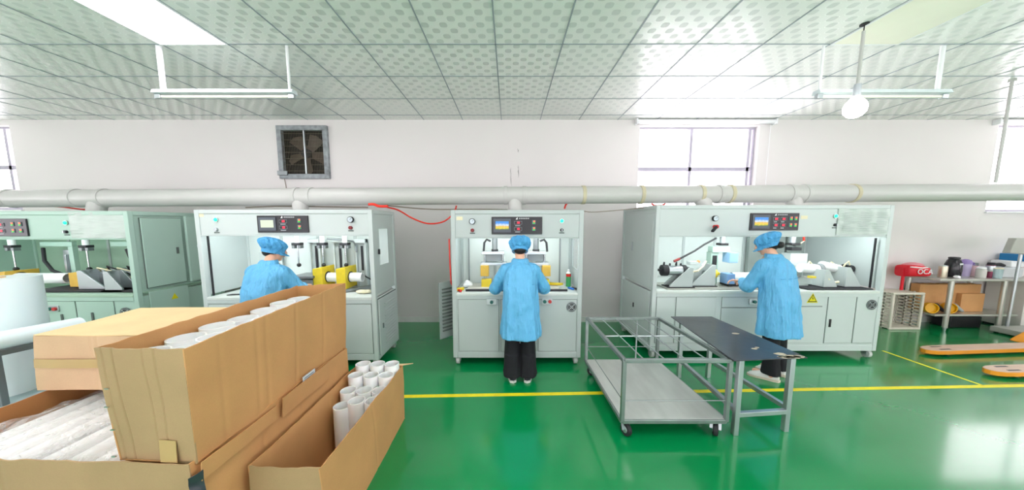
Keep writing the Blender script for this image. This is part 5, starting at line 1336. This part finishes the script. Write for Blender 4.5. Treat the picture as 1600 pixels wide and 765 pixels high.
MB().beam(a - Vector((0, 0, .085)), b - Vector((0, 0, .085)) + dv * -.05, .06, .04).build('bar', M_grey, t, bevel=.004)
for u in (.25, .75):
    q = a.lerp(b, u); 
    MB().beam((q.x, q.y, .402), (q.x, q.y, q.z - .105), .035, .035, up=(0, 1, 0)).build('support_post', M_grey, t, bevel=.003)

# ------------------------------------------------------------------ floor tape
def tape(name, a, b, w, label):
    a = Vector(a); b = Vector(b); d = (b - a).normalized(); n_ = Vector((-d.y, d.x, 0)) * w / 2
    mb = MB(); mb.add([a - n_, b - n_, b + n_, a + n_] + [p + Vector((0, 0, .0012)) for p in (a - n_, b - n_, b + n_, a + n_)], [(3, 2, 1, 0), (4, 5, 6, 7), (0, 1, 5, 4), (1, 2, 6, 5), (2, 3, 7, 6), (3, 0, 4, 7)])
    tag(mb.build(name, M_tape_y, org=a, smooth=0), label, 'floor tape')
y_at = lambda x: 2.82 + .0312 * (x + 1.035)
tape('floor_tape', (-4.0, y_at(-4.0), .0004), (8.5, y_at(8.5), .0004), .052, 'long yellow floor tape line running across in front of the machines')
tape('floor_tape', (4.95, 3.90, .0004), (4.93, 3.02, .0004), .034, 'short yellow floor tape line leading back at right')

# ------------------------------------------------------------------ pallet truck
def pallet_truck():
    t = thing('pallet_truck', (6.9, 3.6, 0), 'orange pallet truck with worn forks entering from the right edge', 'pallet truck')
    def fork(tip, end, w):
        tip = Vector(tip); end = Vector(end); d = (end - tip).normalized(); n_ = Vector((-d.y, d.x, 0)); z1 = .085
        out = [(0.0, .25), (.03, .62), (.10, .9), (.22, 1.0)]
        left = [tip + d * s_ + n_ * w / 2 * k_ for s_, k_ in out] + [end + n_ * w / 2]; right = [tip + d * s_ - n_ * w / 2 * k_ for s_, k_ in out] + [end - n_ * w / 2]
        ol = right + left[::-1]; K = len(ol); mb = MB()
        mb.add([p + Vector((0, 0, z1 - .055)) for p in ol] + [p + Vector((0, 0, z1 - .006)) for p in ol], [tuple(range(K - 1, -1, -1)), tuple(range(K, 2 * K))] + [(i, (i + 1) % K, K + (i + 1) % K, K + i) for i in range(K)])
        o = mb.build('fork', M_orange, t, bevel=.004)
        mb = MB(); mb.add([p + Vector((0, 0, z1 - .006)) for p in ol] + [p + Vector((0, 0, z1)) for p in ol], [tuple(range(K - 1, -1, -1)), tuple(range(K, 2 * K))] + [(i, (i + 1) % K, K + (i + 1) % K, K + i) for i in range(K)])
        mb.build('worn_top', M_fork, o, bevel=.002)
        for k_ in (-.25, .25):
            c = tip + d * .24 + n_ * w * k_ + Vector((0, 0, z1 + .0008)); MB().beam(c - d * .075, c + d * .075, .022, .0015).build('slot', M_black, o)
        c = tip + d * .3; MB().cyl(c + n_ * .04 + Vector((0, 0, .028)), c - n_ * .04 + Vector((0, 0, .028)), .028, n=20).build('load_wheel', M_dark, o)
        return end
    a = WZ(1443, 544, .085); e1 = fork((a.x, a.y, 0), (7.25, a.y + .14, 0), .17)
    c = WZ(1543, 576, .085); e2 = fork((c.x, c.y, 0), (7.3, c.y + .11, 0), .17)
    MB().prism([(6.95, .06), (7.6, .06), (7.6, .30), (7.2, .22), (7.0, .10)], 'y', 3.88, 4.12).build('shoulder_casting', M_orange, t, bevel=.02)
    MB().box(7.15, 7.6, 3.3, 3.75, .08, .30).build('crossbody', M_orange, t, bevel=.02)
    MB().cyl((7.5, 3.6, .42), (7.5, 3.6, .3), .05).path([(7.5, 3.6, .4), (7.7, 3.55, .8), (7.8, 3.52, 1.15)], .018).build('tow_handle', M_dark, t)
    MB().cyl((7.45, 3.55, .09), (7.45, 3.68, .09), .09, n=24).build('steer_wheel', M_dark, t)
pallet_truck()

# ------------------------------------------------------------------ right corner: bench, crate, bag, vessels
def bench():
    z1 = .83; x0, x1, y0, y1 = 6.86, 8.0, 4.62, 5.07
    x0 = W(1494, 438, y0).x
    t = thing('steel_bench', ((x0 + x1) / 2, (y0 + y1) / 2, 0), 'stainless steel bench with under-shelf at right wall', 'table')
    Ms = mat('brushed_stainless', (196, 196, 188), .3, metal=.6, var=.08, vscale=5, stretch=(1, 6, 1))
    MB().box(x0 - .24, x1, y0, y1, z1 - .035, z1).build('worktop', Ms, t, bevel=.005)
    MB().box(x0 - .2, x1 - .05, y0 + .03, y1 - .02, .235, .265).build('under_shelf', Ms, t, bevel=.004)
    for x, y in ((x0 + .0, y0 + .045), (x1 - .32, y0 + .045), (x0 - .19, y1 - .05), (x1 - .32, y1 - .05)):
        o = MB().cyl((x, y, .05), (x, y, z1 - .035), .03, n=20).build('leg', Ms, t)
        MB().cyl((x, y, 0), (x, y, .05), .014, .02, n=12).build('foot', M_alu, o)
    return z1, x0, y0, y1
BZ, BX, BY0, BY1 = bench()
def vessel(name, label, px, Yv, prof, m, extra=None, cat='bottle'):
    p = W(px, 425, Yv); t = thing(name, (p.x, Yv, BZ), label, cat)
    MB().lathe((p.x, Yv, BZ), prof).build('body', m, t, smooth=50)
    if extra: extra(t, p.x, Yv)
    return t
def cap_part(r, z0, z1, m, nm='lid'):
    return lambda t, x, y: MB().lathe((x, y, BZ), [(r, z0), (r, z1 - .01), (r * .85, z1)]).build(nm, m, t)
vessel('steel_tumbler', 'brushed steel tumbler left of the black thermos jug', 1473, 4.80, [(.045, 0), (.048, .01), (.048, .17), (.044, .18)], mat('brushed_cup', (206, 196, 176), .3, metal=.7), cap_part(.046, .176, .19, M_alu), 'cup')
def jug_ex(t, x, y):
    MB().lathe((x, y, BZ), [(.055, .285), (.06, .29), (.06, .31), (.045, .318)]).build('lid', M_black, t)
    MB().path([(x + .05, y, BZ + .29), (x + .1, y, BZ + .27), (x + .115, y, BZ + .2), (x + .085, y, BZ + .12)], .011).build('handle', M_black, t)
    MB().box(x - .03, x + .02, y - .092, y - .088, BZ + .2, BZ + .225).build('flower_print', M_white, t)
vessel('thermos_jug', 'black vacuum jug, tallest vessel on steel bench', 1488, 4.85, [(.075, 0), (.085, .01), (.09, .1), (.088, .2), (.07, .26), (.055, .285)], mat('jug_black', (34, 32, 38), .15), jug_ex, 'jug')
def lil_ex(t, x, y):
    MB().lathe((x, y, BZ), [(.064, .2), (.066, .215), (.05, .26), (.02, .275)]).build('lid', mat('lilac_lid', (150, 128, 190), .4), t)
    MB().path([(x + .06, y, BZ + .23), (x + .1, y - .02, BZ + .22), (x + .11, y - .02, BZ + .19), (x + .06, y, BZ + .17)], .008).build('carry_loop', MATS['lilac_lid'], t)
vessel('sports_bottle', 'lilac translucent water bottle with purple lid', 1507, 4.90, [(.05, 0), (.055, .02), (.062, .2)], mat('lilac_plastic', (196, 182, 220), .3), lil_ex)
vessel('sports_bottle', 'pink translucent bottle between lilac bottle and glass jar', 1522, 4.92, [(.04, 0), (.045, .02), (.045, .13), (.03, .17)], mat('pink_plastic', (226, 190, 196), .3), cap_part(.032, .17, .215, M_grey))
vessel('glass_jar', 'clear jar with white lid and pale contents on steel bench', 1533, 4.74, [(.05, 0), (.052, .01), (.052, .13), (.045, .145)], mat('jar_glass', (224, 222, 216), .15, alpha=.75), cap_part(.047, .145, .17, M_white), 'jar')
vessel('thermos_flask', 'slim maroon and steel thermos flask on steel bench', 1547, 4.75, [(.042, 0), (.046, .01), (.046, .19), (.042, .2)], mat('maroon_steel', (130, 60, 84), .2, metal=.5), lambda t, x, y: (MB().lathe((x, y, BZ), [(.046, .1), (.0465, .101), (.0465, .19), (.046, .191)]).build('steel_sleeve', M_alu, t), cap_part(.04, .2, .24, M_dark)(t, x, y)))
vessel('drinking_glass', 'pale blue glass beaker at right of the maroon flask', 1558, 4.70, [(.048, 0), (.05, .01), (.055, .15)], mat('blue_glass', (186, 214, 220), .1, alpha=.6), cap_part(.056, .15, .165, M_label), 'glass')
p = W(1496, 437, 4.66); blob('crumpled_tissue', (p.x + .02, 4.68, BZ + .02), (.04, .03, .024), M_white, 'small crumpled white tissue at front corner of steel bench', 'tissue')
tag(MB().path([(7.72, 4.9, BZ + .172), (7.78, 4.88, BZ + .195), (7.90, 4.88, BZ + .195), (7.97, 4.88, BZ + .175)], [.015, .022, .026, .02], 12).build('phone_handset', M_dark, org=(7.85, 4.88, BZ + .1), smooth=60), 'dark curved handset lying on white appliance at bench right end', 'handset')
def bench_appliance():
    t = thing('countertop_machine', (8.15, 4.88, BZ), 'white boxy appliance at the right end of steel bench', 'appliance')
    MB().box(7.66, 8.1, 4.76, 5.06, BZ + .001, BZ + .15).build('base', mat('appliance_grey', (196, 200, 204), .4), t, bevel=.01)
    MB().box(8.02, 8.6, 4.84, 5.06, BZ + .15, BZ + .25).build('cover', M_white, t, bevel=.015)
    MB().box(8.14, 8.6, 4.8, 5.05, BZ + .25, BZ + .36).build('blue_pack', mat('pack_blue', (30, 120, 176), .4), t, bevel=.006)
    MB().ball((8.42, 4.8, BZ + .3), (.07, .01, .035)).build('red_label', M_red, t)
bench_appliance()
def scale():
    t = thing('weighing_scale', (7.88, 4.5, 0), 'grey platform scale display head on a thin post at right edge', 'scale')
    a = W(1582, 440, 4.6); b = W(1588, 392, 4.6)
    MB().cyl((a.x, 4.58, .1), (a.x + .02, 4.58, b.z), .018).build('post', M_alu, t)
    h0 = W(1570, 368, 4.6)
    m = mat('scale_grey', (176, 176, 170), .5)
    MB().prism([(h0.x - .04, b.z - .02), (h0.x + .42, b.z - .06), (h0.x + .42, b.z + .21), (h0.x + .02, b.z + .2)], 'y', 4.50, 4.58).build('display_head', m, t, bevel=.008)
    MB().box(a.x - .2, a.x + .5, 4.2, 4.62, .02, .1).build('platform', m, t, bevel=.008)
    for dx in (-.15, .45):
        for y in (4.25, 4.58): MB().cyl((a.x + dx, y, 0), (a.x + dx, y, .02), .02).build('foot', M_dark, t)
scale()
# items on the under shelf
def shelf_box():
    x0 = W(1500, 470, 4.85).x
    o, _ = carton('cardboard_box', 'open brown cardboard box on under-shelf of steel bench', [(6.64, 4.86), (7.63, 4.86), (7.63, 4.97), (6.64, 4.97)], [(6.64, 4.86), (7.63, 4.86), (7.63, 4.97), (6.64, 4.97)], .268, .70, M_card, amp=.004, seed=21)
    MB().box(7.25, 7.62, 4.80, 4.855, .268, .56).build('front_flap', M_card, o, bevel=.002)
shelf_box()
M_amb = mat('amber_plastic', (222, 166, 20), .25, var=.15)
for k_, (px, py) in enumerate(((1456, 472), (1484, 478))):
    q = W(px, py, 4.72); t = thing('work_lamp', (q.x, 4.72, .266), ('left' if k_ == 0 else 'right') + ' round yellow headlamp lying on the bench under-shelf', 'lamp')
    c = Vector((q.x, 4.74, .266 + .082)); d = Vector((-.35, -1, .1)).normalized()
    MB().tube(c - d * .02, c + d * .05, .082, .070, 32).build('lamp_rim', M_amb, t, bevel=.003)
    MB().cyl(c - d * .05, c + d * .02, .05, .07, 28).build('reflector', M_amb, t)
    MB().path([c + Vector((.05, 0, .03)), c + Vector((.12, .02, .04)), c + Vector((.18, 0, -.02)), c + Vector((.24, .0, -.055))], [.03, .034, .028, .02], 12).build('strap', M_dark if k_ == 0 else M_alu, t)
tag(MB().box(7.1, 7.6, 4.78, 5.0, 0.002, .19).build('dark_crate', M_black, org=(7.35, 4.9, 0.002), bevel=.01), 'low dark box on floor under steel bench', 'box')
# white low cabinet at the edge
t = thing('low_cabinet', (8.9, 4.75, 0), 'white low cabinet partly cut off at right edge', 'cabinet')
MB().box(8.03, 9.4, 4.66, 5.07, .03, .80).build('body', mat('cabinet_white', (214, 212, 206), .5), t, bevel=.006)
MB().box(8.05, 9.35, 4.69, 5.05, 0, .03).build('plinth', M_dark, t)
# red cooler bag over the bench corner
def bag():
    xl = W(1408, 440, 4.86).x; xr = W(1452, 440, 4.8).x; z = BZ
    t = thing('cooler_bag', ((xl + xr) / 2, 4.9, z), 'red bag with white letters lying on left end of steel bench', 'bag')
    mb = MB(); rings = []
    for u, h, w in ((0, .15, .08), (.05, .18, .10), (.35, .19, .115), (.7, .18, .115), (.95, .15, .10), (1, .12, .08)):
        x = xl + (xr - xl) * u; rings.append([Vector((x, 4.88 + w * math.copysign(abs(math.cos(a)) ** .6, math.cos(a)), z + .003 + max(0, h / 2 + h / 2 * math.copysign(abs(math.sin(a)) ** .5, math.sin(a))))) for a in [2 * math.pi * i / 24 for i in range(24)]])
    mb.loft(rings); mb.build('bag_body', M_bag, t, smooth=60)
    q = MB().ball(((xl + xr) / 2 + .02, 4.90, z + .175), ((xr - xl) * .4, .09, .05), 24, 12); q.build('mesh_top', M_bagmesh, t, smooth=60)
    MB().path([(xl + .02, 4.785, z + .165), ((xl + xr) / 2, 4.765, z + .15), (xr - .08, 4.785, z + .155)], .009).build('white_piping', M_white, t)
    MB().box(xl - .015, xl + .025, 4.84, 4.86, z - .22, z + .14).build('hanging_strap', M_bag, t, bevel=.004)
    text_mesh('lettering', 'OCA', .11, M_white, t, ((xl + xr) / 2 + .04, 4.758, z + .09), ext=.003)
bag()
# ventilated crate on its side
def crate():
    x0 = W(1386, 503, 4.70).x; x1 = W(1440, 503, 4.70).x; y0, y1 = 4.70, 5.02; z0, z1 = 0.0, .60
    x0 = x1 - .50
    t = thing('plastic_crate', ((x0 + x1) / 2, (y0 + y1) / 2, 0), 'dirty white slotted plastic crate standing on its side by the bench', 'crate')
    w = .035
    rim = MB().box(x0, x1, y0, y0 + .03, z0, z0 + w).box(x0, x1, y0, y0 + .03, z1 - w, z1).box(x0, x0 + w, y0, y0 + .03, z0 + w, z1 - w).box(x1 - w, x1, y0, y0 + .03, z0 + w, z1 - w)
    rim.build('rim', M_crate, t, bevel=.008)
    for nm, a in (('side_wall', (x0 + .01, x0 + .02)), ('side_wall', (x1 - .02, x1 - .01))):
        mb = MB()
        for k in range(11): z = z0 + .04 + k * (z1 - z0 - .08) / 10; mb.box(a[0], a[1], y0 + .03, y1, z - .014, z + .014)
        for y in (y0 + .12, y0 + .22, y1 - .01): mb.box(a[0], a[1], y - .01, y + .01, z0, z1)
        mb.build(nm, M_crate, t)
    for nm, a in (('end_wall', (z0 + .01, z0 + .02)), ('end_wall', (z1 - .02, z1 - .01))): MB().box(x0 + .02, x1 - .02, y0 + .03, y1, a[0], a[1]).build(nm, M_crate, t)
    mb = MB()
    for k in range(13): x = x0 + .03 + k * (x1 - x0 - .06) / 12; mb.box(x - .009, x + .009, y1 - .02, y1 - .01, z0 + .02, z1 - .02)
    for k in range(9): z = z0 + .04 + k * (z1 - z0 - .08) / 8; mb.box(x0 + .02, x1 - .02, y1 - .02, y1 - .012, z - .008, z + .008)
    mb.build('slotted_bottom', M_crate, t)
crate()
